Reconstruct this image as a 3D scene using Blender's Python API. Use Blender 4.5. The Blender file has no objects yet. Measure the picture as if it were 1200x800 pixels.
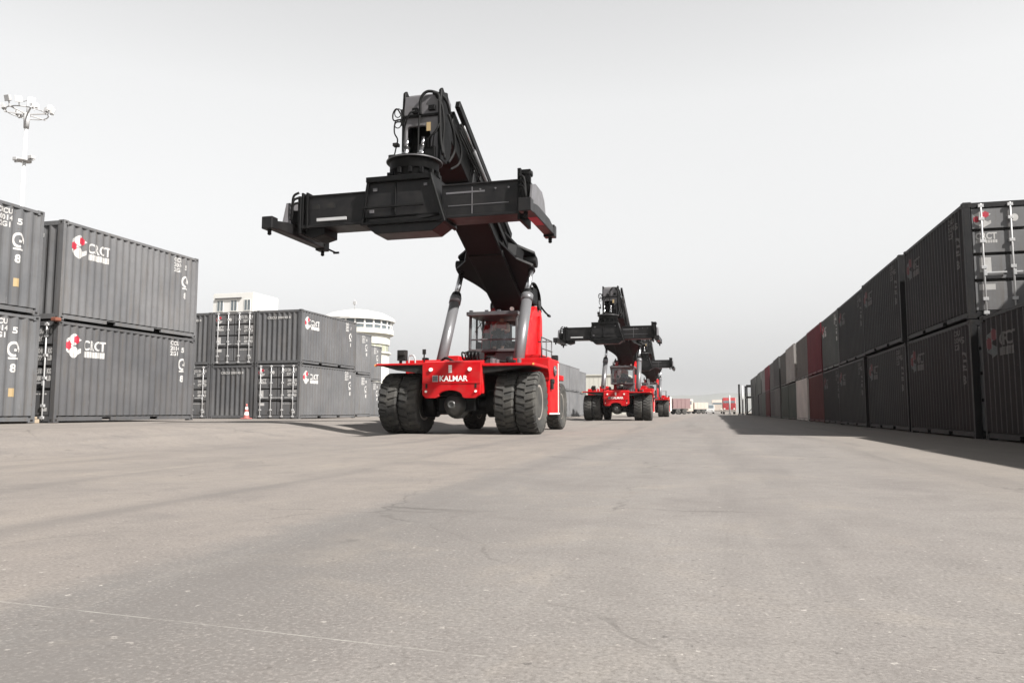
import bpy, bmesh, math, random
from math import sin, cos, pi, radians, sqrt, atan, atan2
from mathutils import Vector, Matrix

random.seed(7)
scene = bpy.context.scene
COL = scene.collection

# ------------------------------------------------------------------ materials
def new_mat(name):
    m = bpy.data.materials.new(name); m.use_nodes = True
    nt = m.node_tree; nt.nodes.clear()
    out = nt.nodes.new('ShaderNodeOutputMaterial')
    b = nt.nodes.new('ShaderNodeBsdfPrincipled')
    nt.links.new(b.outputs[0], out.inputs['Surface'])
    return m, nt, b

def N(nt, kind, **kw):
    n = nt.nodes.new(kind)
    for k, v in kw.items(): setattr(n, k, v)
    return n

def ramp(nt, fac, stops):
    r = N(nt, 'ShaderNodeValToRGB')
    e = r.color_ramp.elements
    e[0].position, e[0].color = stops[0][0], (*stops[0][1], 1)
    e[1].position, e[1].color = stops[-1][0], (*stops[-1][1], 1)
    for p, c in stops[1:-1]:
        x = e.new(p); x.color = (*c, 1)
    nt.links.new(fac, r.inputs[0])
    return r.outputs[0]

def noise(nt, vec, scale, detail=4, rough=.55, stretch=None, dist=0):
    if stretch:
        mp = N(nt, 'ShaderNodeMapping'); mp.inputs['Scale'].default_value = stretch
        nt.links.new(vec, mp.inputs[0]); vec = mp.outputs[0]
    n = N(nt, 'ShaderNodeTexNoise')
    n.inputs['Scale'].default_value = scale; n.inputs['Detail'].default_value = detail
    n.inputs['Roughness'].default_value = rough; n.inputs['Distortion'].default_value = dist
    nt.links.new(vec, n.inputs['Vector'])
    return n.outputs[0]

def mix(nt, fac, a, b, mode='MIX'):
    m = N(nt, 'ShaderNodeMix', data_type='RGBA', blend_type=mode)
    if isinstance(fac, (int, float)): m.inputs[0].default_value = fac
    else: nt.links.new(fac, m.inputs[0])
    for i, v in ((6, a), (7, b)):
        if isinstance(v, tuple): m.inputs[i].default_value = (*v, 1)
        else: nt.links.new(v, m.inputs[i])
    return m.outputs[2]

def mth(nt, op, a, b=None, c=None):
    m = N(nt, 'ShaderNodeMath', operation=op)
    for i, v in enumerate((a, b, c)):
        if v is None: continue
        if isinstance(v, (int, float)): m.inputs[i].default_value = v
        else: nt.links.new(v, m.inputs[i])
    return m.outputs[0]

def paint(name, col, rough=.45, metal=0, dirt=.25, dirtcol=(.2, .17, .14), bump=.0, scale=3., coat=0, spec=.5):
    m, nt, b = new_mat(name)
    tc = N(nt, 'ShaderNodeTexCoord')
    f = noise(nt, tc.outputs['Object'], scale, 6, .65)
    d = ramp(nt, f, [(.42, (0, 0, 0)), (.72, (1, 1, 1))])
    f2 = mth(nt, 'MULTIPLY', d, dirt)
    nt.links.new(mix(nt, f2, col, dirtcol), b.inputs['Base Color'])
    r = mth(nt, 'MULTIPLY_ADD', f, .35, rough - .17)
    nt.links.new(r, b.inputs['Roughness'])
    b.inputs['Metallic'].default_value = metal
    b.inputs['Coat Weight'].default_value = coat
    b.inputs['Specular IOR Level'].default_value = spec
    if bump:
        bp = N(nt, 'ShaderNodeBump'); bp.inputs['Strength'].default_value = bump; bp.inputs['Distance'].default_value = .01
        nt.links.new(noise(nt, tc.outputs['Object'], scale * 12, 3), bp.inputs['Height'])
        nt.links.new(bp.outputs[0], b.inputs['Normal'])
    return m

M = {}
M['red'] = paint('red_machine_paint', (.42, .002, .006), .45, dirt=.34, dirtcol=(.21, .075, .06), coat=0, spec=.16)
M['black'] = paint('black_machine_paint', (.003, .003, .0031), .5, dirt=.2, dirtcol=(.013, .0125, .012), spec=.14)
M['satin'] = paint('charcoal_machine_paint', (.009, .0088, .0093), .42, dirt=.45, dirtcol=(.03, .028, .026), spec=.2)
M['nose'] = paint('grey_machine_paint', (.10, .097, .103), .4, dirt=.6, dirtcol=(.07, .065, .06))
M['barrel'] = paint('grey_cylinder_paint', (.14, .14, .145), .36, dirt=.35, dirtcol=(.1, .095, .09), metal=.3)
M['casting'] = paint('oily_cast_iron', (.055, .056, .055), .36, dirt=.6, dirtcol=(.10, .09, .075), metal=.3, scale=5)
M['signwhite'] = paint('white_sign_lettering', (.72, .71, .68), .5, dirt=.15)
M['chrome'] = paint('chromed_steel', (.5, .5, .51), .24, metal=1, dirt=.1)
M['steel'] = paint('galvanised_steel', (.46, .46, .46), .42, metal=.35, dirt=.35, dirtcol=(.3, .27, .24))
M['rubber'] = paint('dusty_rubber', (.034, .0335, .032), .85, dirt=.75, dirtcol=(.10, .094, .082), bump=.4, scale=2.2, spec=.25)
M['rim'] = paint('dusty_rim_paint', (.22, .2, .18), .6, dirt=.5, dirtcol=(.12, .1, .085))
M['hose'] = paint('hydraulic_hose', (.008, .008, .008), .6, dirt=.1, dirtcol=(.03, .03, .03), spec=.12)
M['rust'] = paint('rusty_steel', (.16, .05, .028), .85, dirt=.5, dirtcol=(.07, .04, .03), scale=12)
M['white'] = paint('white_marking', (.44, .44, .435), .6, dirt=.3, dirtcol=(.2, .19, .18), scale=6, spec=.2)
M['logored'] = paint('red_marking', (.36, .008, .03), .55, dirt=.12, scale=6)
M['yellow'] = paint('yellow_sticker', (.30, .22, .11), .55, dirt=.1)
M['orange'] = paint('orange_lamp', (.8, .3, .08), .4, dirt=.05)
M['dark'] = paint('dark_recess', (.012, .012, .012), .8, dirt=.1, spec=.2)
M['cabgrey'] = paint('cab_frame_paint', (.06, .062, .066), .45, dirt=.2)
M['pale'] = paint('pale_lamp_lens', (.75, .73, .68), .3, dirt=.05)
M['wall'] = paint('white_render_wall', (.55, .545, .52), .8, dirt=.2, dirtcol=(.42, .4, .37), scale=.4)
M['cream'] = paint('cream_cladding', (.46, .45, .40), .7, dirt=.2, dirtcol=(.36, .34, .29), scale=.4)
M['window'] = paint('dark_window_glass', (.10, .12, .13), .18, dirt=.1)
M['conered'] = paint('faded_cone_plastic', (.33, .085, .075), .6, dirt=.3)
M['paneg'] = paint('green_tinted_glass', (.28, .29, .22), .3, dirt=.3)
M['mastw'] = paint('white_mast_paint', (.55, .55, .545), .5, dirt=.15, dirtcol=(.5, .48, .45), scale=.8)
M['lampgrey'] = paint('floodlight_casing', (.34, .34, .34), .5, dirt=.2)
M['pinkred'] = paint('faded_red_body', (.17, .10, .10), .6, dirt=.3)
M['truckred'] = paint('red_truck_paint', (.28, .025, .03), .4, dirt=.2)
M['vehicle'] = paint('beige_vehicle_paint', (.42, .36, .31), .45, dirt=.3)
M['wood'] = paint('weathered_timber', (.3, .24, .17), .8, dirt=.5, dirtcol=(.15, .12, .09), scale=5)
M['skin'] = paint('skin', (.45, .27, .2), .6, dirt=.05)
M['vest'] = paint('orange_red_work_vest', (.42, .07, .045), .8, dirt=.1)
M['trouser'] = paint('dark_trousers', (.03, .035, .05), .85, dirt=.1)
M['hair'] = paint('dark_hair', (.02, .015, .012), .7, dirt=.05)
M['seat'] = paint('seat_fabric', (.07, .07, .072), .85, dirt=.1)

def glass_mat():
    m, nt, b = new_mat('cab_glass')
    nt.nodes.remove(b)
    out = [n for n in nt.nodes if n.type == 'OUTPUT_MATERIAL'][0]
    t = N(nt, 'ShaderNodeBsdfTransparent'); t.inputs[0].default_value = (.88, .90, .90, 1)
    g = N(nt, 'ShaderNodeBsdfGlossy'); g.inputs['Roughness'].default_value = .03
    fr = N(nt, 'ShaderNodeFresnel'); fr.inputs[0].default_value = 1.5
    fac = mth(nt, 'MULTIPLY_ADD', fr.outputs[0], .9, .05)
    mx = N(nt, 'ShaderNodeMixShader')
    nt.links.new(fac, mx.inputs[0]); nt.links.new(t.outputs[0], mx.inputs[1]); nt.links.new(g.outputs[0], mx.inputs[2])
    nt.links.new(mx.outputs[0], out.inputs['Surface'])
    return m
M['glass'] = glass_mat()
for k_ in ('white', 'logored', 'yellow'):                            # lettering takes its object's tint: weathering, plus shade painted in on the dark row
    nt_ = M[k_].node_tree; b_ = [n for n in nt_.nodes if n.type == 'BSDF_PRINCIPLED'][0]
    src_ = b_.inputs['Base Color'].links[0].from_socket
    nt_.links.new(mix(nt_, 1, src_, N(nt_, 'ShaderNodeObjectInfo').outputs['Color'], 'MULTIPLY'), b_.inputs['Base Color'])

def container_mat():
    """painted corrugated steel; the paint colour is each object's own colour"""
    m, nt, b = new_mat('container_paint')
    oi = N(nt, 'ShaderNodeObjectInfo'); tc = N(nt, 'ShaderNodeTexCoord')
    geo = N(nt, 'ShaderNodeNewGeometry')
    v = geo.outputs['Position']
    big = noise(nt, v, .7, 4, .6)
    streak = noise(nt, v, 3.2, 5, .65, stretch=(2.5, 2.5, .22))
    fine = noise(nt, v, 14, 4, .6)
    dust = mix(nt, 1, mix(nt, 1, oi.outputs['Color'], (1.5, 1.47, 1.43), 'MULTIPLY'), (.006, .0055, .005), 'ADD')
    c = mix(nt, ramp(nt, big, [(.35, (.0, .0, .0)), (.7, (.7, .7, .7))]), oi.outputs['Color'], dust)
    st = ramp(nt, streak, [(.50, (0, 0, 0)), (.68, (.75, .75, .75))])
    c = mix(nt, st, c, mix(nt, 1, mix(nt, 1, oi.outputs['Color'], (.95, .88, .8), 'MULTIPLY'), (.012, .010, .008), 'ADD'))
    scr = noise(nt, v, 5., 5, .7, stretch=(1, 1, .6))
    c = mix(nt, ramp(nt, scr, [(.24, (.55, .55, .55)), (.36, (0, 0, 0))]), c, mix(nt, 1, mix(nt, 1, oi.outputs['Color'], (1.9, 1.85, 1.8), 'MULTIPLY'), (.01, .01, .01), 'ADD'))
    rust = ramp(nt, fine, [(.66, (0, 0, 0)), (.74, (.8, .8, .8))])
    c = mix(nt, rust, c, (.07, .045, .033))
    nt.links.new(c, b.inputs['Base Color'])
    nt.links.new(mth(nt, 'MULTIPLY_ADD', fine, .25, .42), b.inputs['Roughness'])
    b.inputs['Specular IOR Level'].default_value = .14
    bp = N(nt, 'ShaderNodeBump'); bp.inputs['Strength'].default_value = .30; bp.inputs['Distance'].default_value = .04
    nt.links.new(noise(nt, v, 2.2, 3), bp.inputs['Height']); nt.links.new(bp.outputs[0], b.inputs['Normal'])
    return m
M['cont'] = container_mat()

# ------------------------------------------------------------------ mesh builder
class MB:
    def __init__(s): s.bm = bmesh.new(); s.mi = 0
    def face(s, pts):
        vs = [s.bm.verts.new(p) for p in pts]
        f = s.bm.faces.new(vs); f.material_index = s.mi; return f
    def box(s, x0, x1, y0, y1, z0, z1, M4=None):
        P = [(x0,y0,z0),(x1,y0,z0),(x1,y1,z0),(x0,y1,z0),(x0,y0,z1),(x1,y0,z1),(x1,y1,z1),(x0,y1,z1)]
        if M4 is not None: P = [M4 @ Vector(p) for p in P]
        vs = [s.bm.verts.new(p) for p in P]
        for q in ((0,3,2,1),(4,5,6,7),(0,1,5,4),(1,2,6,5),(2,3,7,6),(3,0,4,7)):
            f = s.bm.faces.new([vs[i] for i in q]); f.material_index = s.mi
        return s
    def beam(s, a, b, w, h, roll=0):
        a, b = Vector(a), Vector(b); d = b - a; L = d.length
        q = d.to_track_quat('Y', 'Z').to_matrix().to_4x4()
        m = Matrix.Translation(a) @ q
        return s.box(-w/2, w/2, 0, L, -h/2, h/2, m)
    def cyl(s, a, b, r, r2=None, n=16, caps=True):
        a, b = Vector(a), Vector(b); r2 = r if r2 is None else r2
        d = (b - a).normalized()
        u = d.orthogonal().normalized(); w = d.cross(u)
        A = [s.bm.verts.new(a + r*(cos(2*pi*i/n)*u + sin(2*pi*i/n)*w)) for i in range(n)]
        B = [s.bm.verts.new(b + r2*(cos(2*pi*i/n)*u + sin(2*pi*i/n)*w)) for i in range(n)]
        for i in range(n):
            f = s.bm.faces.new((A[i], A[(i+1)%n], B[(i+1)%n], B[i])); f.material_index = s.mi; f.smooth = True
        if caps:
            f = s.bm.faces.new(A[::-1]); f.material_index = s.mi
            f = s.bm.faces.new(B); f.material_index = s.mi
        return s
    def tube(s, pts, r, n=8):
        pts = [Vector(p) for p in pts]; rings = []; u = None
        for i, p in enumerate(pts):
            d = (pts[min(i+1, len(pts)-1)] - pts[max(i-1, 0)]).normalized()
            if u is None: u = d.orthogonal().normalized()
            u = (u - d*u.dot(d)).normalized(); w = d.cross(u)
            rings.append([s.bm.verts.new(p + r*(cos(2*pi*k/n)*u + sin(2*pi*k/n)*w)) for k in range(n)])
        for A, B in zip(rings, rings[1:]):
            for k in range(n):
                f = s.bm.faces.new((A[k], A[(k+1)%n], B[(k+1)%n], B[k])); f.material_index = s.mi; f.smooth = True
        for R_ in (rings[0][::-1], rings[-1]):
            f = s.bm.faces.new(R_); f.material_index = s.mi
        return s
    def curve(s, pts, r, steps=6, n=8):
        """smooth tube through the given points (Catmull-Rom)"""
        P = [Vector(p) for p in pts]; P = [2*P[0]-P[1]] + P + [2*P[-1]-P[-2]]; out = []
        for i in range(1, len(P)-2):
            for k in range(steps):
                t = k/steps
                out.append(.5*((2*P[i]) + (P[i+1]-P[i-1])*t + (2*P[i-1]-5*P[i]+4*P[i+1]-P[i+2])*t*t + (3*P[i]-P[i-1]-3*P[i+1]+P[i+2])*t**3))
        out.append(P[-2])
        return s.tube(out, r, n)
    def prism(s, poly, axis, lo, hi, M4=None):
        """poly in the two other axes (x: (y,z), y: (x,z), z: (x,y))"""
        def at(p, h):
            v = {'x': (h, p[0], p[1]), 'y': (p[0], h, p[1]), 'z': (p[0], p[1], h)}[axis]
            return M4 @ Vector(v) if M4 is not None else Vector(v)
        A = [s.bm.verts.new(at(p, lo)) for p in poly]; B = [s.bm.verts.new(at(p, hi)) for p in poly]
        n = len(poly); fs = [s.bm.faces.new(A[::-1]), s.bm.faces.new(B)]
        for i in range(n): fs.append(s.bm.faces.new((A[i], A[(i+1)%n], B[(i+1)%n], B[i])))
        for f in fs: f.material_index = s.mi
        bmesh.ops.recalc_face_normals(s.bm, faces=fs)
        return s
    def lathe(s, prof, c, axis='z', n=32, smooth=True):
        """prof: list of (radius, height)"""
        rings = []
        for r, h in prof:
            R_ = []
            for i in range(n):
                a = 2*pi*i/n
                p = {'z': (r*cos(a), r*sin(a), h), 'x': (h, r*cos(a), r*sin(a)), 'y': (r*sin(a), h, r*cos(a))}[axis]
                R_.append(s.bm.verts.new(Vector(c) + Vector(p)))
            rings.append(R_)
        for A, B in zip(rings, rings[1:]):
            for i in range(n):
                f = s.bm.faces.new((A[i], A[(i+1)%n], B[(i+1)%n], B[i])); f.material_index = s.mi; f.smooth = smooth
        for R_ in (rings[0][::-1], rings[-1]):
            f = s.bm.faces.new(R_); f.material_index = s.mi
        return s
    def build(s, name, mats, parent=None, bevel=0, seg=1, loc=(0,0,0), col=None):
        me = bpy.data.meshes.new(name)
        s.bm.to_mesh(me); s.bm.free()
        for m in (mats if isinstance(mats, (list, tuple)) else [mats]): me.materials.append(M[m])
        o = bpy.data.objects.new(name, me); COL.objects.link(o)
        o.location = loc
        if parent: o.parent = parent
        if col: o.color = (*col, 1)
        if bevel:
            b = o.modifiers.new('edge', 'BEVEL'); b.width = bevel; b.segments = seg
            b.limit_method = 'ANGLE'; b.angle_limit = radians(35)
        return o

def empty(name, loc=(0,0,0), rz=0, parent=None):
    o = bpy.data.objects.new(name, None); COL.objects.link(o)
    o.location = loc; o.rotation_euler = (0, 0, rz); o.empty_display_size = .3
    if parent: o.parent = parent
    return o

def tag(o, label=None, cat=None, group=None, kind=None):
    if label: o['label'] = label
    if cat: o['category'] = cat
    if group: o['group'] = group
    if kind: o['kind'] = kind
    return o

def kids(o): return list(o.children)
def copy_tree(o, parent=None, col=None, skip=()):
    c = o.copy(); COL.objects.link(c); c.parent = parent
    if col: c.color = (*col, 1)
    for ch in kids(o):
        if ch.name.split('.')[0] in skip: continue
        copy_tree(ch, c, col, skip)
    return c

_tc = {}
def text_bm(body, size, bold=0.0):
    """letter outlines as a flat bmesh in x, y"""
    cu = bpy.data.curves.new('lettering_outline', 'FONT'); cu.body = body; cu.size = size
    cu.offset = bold; cu.resolution_u = 3; cu.fill_mode = 'FRONT'
    ob = bpy.data.objects.new('lettering_outline', cu)
    me = bpy.data.meshes.new_from_object(ob)
    bm = bmesh.new(); bm.from_mesh(me)
    bpy.data.objects.remove(ob); bpy.data.curves.remove(cu); bpy.data.meshes.remove(me)
    return bm

def add_text(mb, body, size, fn, bold=0, breaks=None, width=None, mi=0):
    """lettering laid on a surface: fn maps the flat (h, v) to a point"""
    bm = text_bm(body, size, bold)
    if not bm.verts: return
    x0 = min(v.co.x for v in bm.verts); x1 = max(v.co.x for v in bm.verts)
    k = (width/(x1-x0)) if width else 1
    for v in bm.verts: v.co.x = (v.co.x-x0)*k
    if breaks: 
        lo, hi = 0, (x1-x0)*k
        for b in breaks:
            if lo < b < hi:
                bmesh.ops.bisect_plane(bm, geom=bm.verts[:]+bm.edges[:]+bm.faces[:], plane_co=(b,0,0), plane_no=(1,0,0))
    mp = {}
    for v in bm.verts: mp[v] = mb.bm.verts.new(fn(v.co.x, v.co.y))
    for f in bm.faces:
        try:
            g = mb.bm.faces.new([mp[v] for v in f.verts]); g.material_index = mi
        except ValueError: pass
    bm.free()

# ------------------------------------------------------------------ ground height
def sm(a, b, x):
    t = max(0, min(1, (x-a)/(b-a))); return t*t*(3-2*t)
def gz(x, y):
    return .30*sm(-8.4, -10.9, x)*(1 - .22*sm(18, 32, y))*(1 - sm(44, 66, y))

# ------------------------------------------------------------------ shipping container
W2, L2, HC = 1.219, 3.029, 2.591
NW = 21
Y0W, Y1W = -2.93, 2.93
PER = (Y1W-Y0W)/NW
DP = .042
TK = ((0, 0), (.16, 0), (.48, -DP), (.66, -DP))
def prof(t):
    t = t % 1.0
    if t < .16: return 0.
    if t < .48: return -DP*(t-.16)/.32
    if t < .66: return -DP
    return -DP*(1-(t-.66)/.34)
def corr(y): return prof((y-Y0W)/PER) if Y0W < y < Y1W else 0.
BRK = [Y0W + PER*(k+t) for k in range(NW) for t in (0, .16, .48, .66)]

def corrugated(mb, axis, at, sgn, lo, hi, n, z0, z1):
    per = (hi-lo)/n; pts = []
    for k in range(n):
        for t, d in TK: pts.append((lo+per*(k+t), d))
    pts.append((hi, 0))
    prev = None
    for p, d in pts:
        x = at + sgn*d
        co = (x, p) if axis == 'x' else (p, x)
        a = mb.bm.verts.new((*co, z0)); b = mb.bm.verts.new((*co, z1))
        if prev: mb.bm.faces.new((prev[0], a, b, prev[1]))
        prev = (a, b)

def side_text(mb, sgn, h, z, body, size, bold=0, width=None, mi=0):
    def yof(x): return (-L2 + h + x) if sgn > 0 else (L2 - h - x)
    br = [((b + L2 - h) if sgn > 0 else (L2 - h - b)) for b in BRK]
    def fn(x, v):
        y = yof(x); return (sgn*(W2 - .006 + corr(y) + .005), y, z + v)
    add_text(mb, body, size, fn, bold, br, width, mi)

def side_poly(mb, sgn, h, z, poly, mi=0, lift=0):
    """flat decal polygon, bent into the corrugation"""
    bm = bmesh.new(); bm.faces.new([bm.verts.new((x, v, 0)) for x, v in poly])
    for b in BRK:
        xb = (b + L2 - h) if sgn > 0 else (L2 - h - b)
        if min(p[0] for p in poly) < xb < max(p[0] for p in poly):
            bmesh.ops.bisect_plane(bm, geom=bm.verts[:]+bm.edges[:]+bm.faces[:], plane_co=(xb,0,0), plane_no=(1,0,0))
    mp = {}
    for v in bm.verts:
        y = (-L2 + h + v.co.x) if sgn > 0 else (L2 - h - v.co.x)
        mp[v] = mb.bm.verts.new((sgn*(W2 - .006 + corr(y) + .005 + lift), y, z + v.co.y))
    for f in bm.faces:
        g = mb.bm.faces.new([mp[v] for v in f.verts]); g.material_index = mi
    bm.free()

def emblem(put, cx, cz, r):
    """six-sided emblem of red and white wedges; put(polygon, material index)"""
    red = (0, 2)                       # wedge 0: upper right, wedge 2: left
    g = .04*r
    for k in range(6):
        a0 = radians(30 + 60*k); a1 = radians(90 + 60*k); am = (a0+a1)/2
        ox, oz = g*cos(am), g*sin(am)
        tri = [(cx+ox, cz+oz), (cx+ox+r*cos(a0), cz+oz+r*sin(a0)), (cx+ox+r*cos(a1), cz+oz+r*sin(a1))]
        if k == 5: tri = [(cx+.62*r*cos(a0), cz+.62*r*sin(a0)), (cx+r*cos(a0), cz+r*sin(a0)), (cx+.86*r*cos(am-.2), cz+.86*r*sin(am-.2))]
        put(tri, 0)
        if k in red:
            c = (sum(p[0] for p in tri)/3, sum(p[1] for p in tri)/3)
            put([(c[0]+.40*r*cos(am+radians(q)), c[1]+.40*r*sin(am+radians(q))) for q in (-150,-90,-35,35,90,150)], 1)

def make_container(lettered=True):
    root = empty('shipping_container')
    f = MB()
    for sx in (-1, 1):
        for sy in (-1, 1):
            x0, x1 = sorted((sx*W2, sx*(W2-.14))); y0, y1 = sorted((sy*L2, sy*(L2-.1)))
            f.box(x0, x1, y0, y1, .118, HC-.118)
        xa, xb = sorted((sx*(W2-.004), sx*(W2-.07)))
        f.box(xa, xb, -L2+.17, L2-.17, HC-.085, HC-.015)            # top side rail
        # bottom side rail with two fork pockets
        for y0, y1 in ((-L2+.17, -1.22), (-.86, .86), (1.22, L2-.17)):
            f.box(xa, xb, y0, y1, .04, .14)
        for y0, y1 in ((-1.22, -.86), (.86, 1.22)):
            f.box(xa, xb, y0, y1, .125, .14)
        f.box(*sorted((sx*(W2-.062), sx*(W2-.075))), -L2+.17, L2-.17, .141, .175)
    for sy in (-1, 1):
        ya, yb = sorted((sy*(L2-.004), sy*(L2-.07)))
        f.box(-W2+.16, W2-.16, ya, yb, HC-.13, HC-.015)
        f.box(-W2+.16, W2-.16, ya, yb, .03, .16)
    c = f
    for sx in (-1, 1):
        for sy in (-1, 1):
            for z0 in (0, HC-.118):
                x0, x1 = sorted((sx*(W2+.003), sx*(W2-.162))); y0, y1 = sorted((sy*(L2+.003), sy*(L2-.178)))
                c.mi = 0; c.box(x0, x1, y0, y1, z0, z0+.118)
                c.mi = 1
                c.box(*sorted((sx*(W2+.002), sx*(W2+.0055))), *sorted((sy*(L2-.05), sy*(L2-.125))), z0+.03, z0+.085)
                c.box(*sorted((sx*(W2-.05), sx*(W2-.115))), *sorted((sy*(L2+.002), sy*(L2+.0055))), z0+.03, z0+.085)
    c.build('frame', ['cont', 'dark'], root, bevel=.006)
    for sx in (1, -1):
        w = MB(); corrugated(w, 'x', sx*(W2-.006), sx, Y0W, Y1W, NW, .172, HC-.082)
        wo = w.build('side_wall', 'cont', root)
        if lettered:
            t = MB(); put = lambda p, mi, sx=sx: side_poly(t, sx, .62, 1.98, p, mi, .004*mi)
            emblem(put, 0, 0, .31)
            t.build('emblem', ['white', 'logored'], wo)
            t = MB(); side_text(t, sx, .98, 1.90, 'CRCT', .36, .009, .84)
            for k in range(11):                                      # the small second line
                side_poly(t, sx, .985+k*.073, 1.70, [(0, 0), (.064, 0), (.064, .16), (0, .16)])
            t.build('name_lettering', 'white', wo)
            h = 6.058 - 1.28
            t = MB(); side_text(t, sx, h, 2.32, 'CRCU', .17, .006, .40)
            side_text(t, sx, h, 2.16, '20014', .17, .006, .42)
            side_text(t, sx, h, 2.00, '22G1', .17, .006, .36)
            t.build('number_lettering', 'white', wo)
            t = MB(); side_text(t, sx, h+.56, 2.12, '5', .2, .008, .13); t.build('check_digit', 'white', wo)
            n = 18; t = MB()
            for k in range(n):                                       # round class mark
                if k in (15, 16): continue
                a, b = 2*pi*k/n, 2*pi*(k+1)/n
                side_poly(t, sx, h+.62, 1.74, [(.10*cos(a), .125*sin(a)), (.165*cos(a), .185*sin(a)), (.165*cos(b), .185*sin(b)), (.10*cos(b), .125*sin(b))])
            side_poly(t, sx, h+.62, 1.74, [(0, -.05), (.15, -.05), (.15, .01), (0, .01)])
            side_poly(t, sx, h+.62, 1.50, [(-.12, 0), (.14, 0), (.14, .045), (-.12, .045)])
            t.build('class_mark', 'white', wo)
            t = MB(); side_text(t, sx, h+.55, 1.20, '8', .27, .01, .14); t.build('tier_number', 'white', wo)
            t = MB(); side_poly(t, sx, h+.55, .62, [(0, 0), (.13, 0), (.13, .2), (0, .2)]); t.build('sticker', 'yellow', wo)
    w = MB(); corrugated(w, 'y', L2-.006, 1, -W2+.14, W2-.14, 8, .16, HC-.13)
    eo = w.build('end_wall', 'cont', root)
    if lettered:
        t = MB()
        # number along the top of the blind end, seen from outside its letters run towards -x
        add_text(t, 'CRCU 200145 8', .15, lambda x, v: (.62-x, L2+.004, 2.16+v), .006, None, 1.25)
        t.build('end_lettering', 'white', eo)
    MB().box(-W2+.05, W2-.05, -L2+.05, L2-.05, HC-.06, HC-.02).build('roof', 'cont', root)
    MB().box(-W2+.05, W2-.05, -L2+.05, L2-.05, .13, .165).build('floor', 'dark', root)
    for s in (-1, 1):                                                # the two door leaves
        d = MB()
        xa, xb = sorted((s*.012, s*(W2-.15)))
        yb = -L2+.055
        d.box(xa, xb, yb, yb+.03, .17, HC-.14)
        zs = [.18, .80, .87, 1.38, 1.45, 1.92, 1.99, HC-.15]
        for z0, z1 in zip(zs[::2], zs[1::2]):
            d.box(xa+.012, xb-.012, yb-.034, yb-.002, z0, z1)
        do = d.build('door', 'cont', root, bevel=.006)
        g = MB(); g.box(*sorted((s*.002, s*.011)), yb-.02, yb+.02, .18, HC-.15)
        for z0, z1 in zip(zs[1:-1:2], zs[2::2]): g.box(xa+.013, xb-.013, yb-.006, yb-.002, z0, z1)  # dark strips along the grooves between the door panels
        g.build('gasket_and_groove_strip', 'dark', do)
        for q in (.24, .80):
            x = s*(.06 + q*(W2-.2)); b = MB()
            b.cyl((x, yb-.075, .06), (x, yb-.075, HC-.05), .021, n=10)
            for z in (.12, .42, 1.12, 1.70, 2.2, HC-.1): b.box(x-.055, x+.055, yb-.098, yb-.034, z-.035, z+.035)
            b.box(*sorted((x, x - s*.44)), yb-.085, yb-.062, .98, 1.015)
            b.box(x-s*.02-.03, x-s*.02+.03, yb-.1, yb-.05, .93, 1.05)
            b.build('locking_bar', 'steel', do, bevel=.004)
        if lettered:
            y = yb-.038
            def put(t, body, size, x, z, width=None, bold=.006):
                add_text(t, body, size, lambda a, v: (x+a, y, z+v), bold, None, width); return t
            if s < 0:
                t = MB()
                def pp(p, mi):
                    f = t.face([(a, y - mi*.002, b) for a, b in p]); f.material_index = mi
                emblem(pp, -.84, 2.2, .19); t.build('emblem', ['white', 'logored'], do)
                t = MB(); t.face([(-.22+.075*cos(2*pi*k/14), y, 2.2+.085*sin(2*pi*k/14)) for k in range(14)]); t.build('round_sticker', 'white', do)
                t = put(MB(), 'CRCT', .2, -1.0, 1.75, .42, .008)
                for k in range(9): t.box(-1.0+k*.048, -.962+k*.048, y, y+.001, 1.66, 1.73)
                t.build('name_lettering', 'white', do)
                MB().box(-.95, -.72, y, y+.001, 1.02, 1.34).build('approval_plate', 'white', do)
                MB().box(-.98, -.66, y, y+.001, .62, .75).build('plate', 'white', do)
            else:
                t = put(MB(), 'CRCU 200145 8', .17, .22, 2.26, .80); put(t, '22G1', .17, .50, 2.07, .34); t.build('number_lettering', 'white', do)
                for z0, rows_ in ((1.58, ((1.76, '30480', 'KG'), (1.58, '67200', 'LB'))), (1.06, ((1.24, '2180', 'KG'), (1.06, '4805', 'LB')))):
                    t = MB()
                    for z, a, b in rows_:
                        put(t, a, .17, .56, z, .3, .008); put(t, b, .17, .92, z, .14, .008)
                        pass
                    t.build('weight_lettering', 'white', do)
                t = MB()
                for k in range(8): t.box(.26+k*.09, .32+k*.09, y, y+.001, .70, .735)
                t.build('caution_lettering', 'white', do)
                MB().box(.78, .98, y, y+.001, .28, .37).build('plate', 'white', do)
    return root

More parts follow.
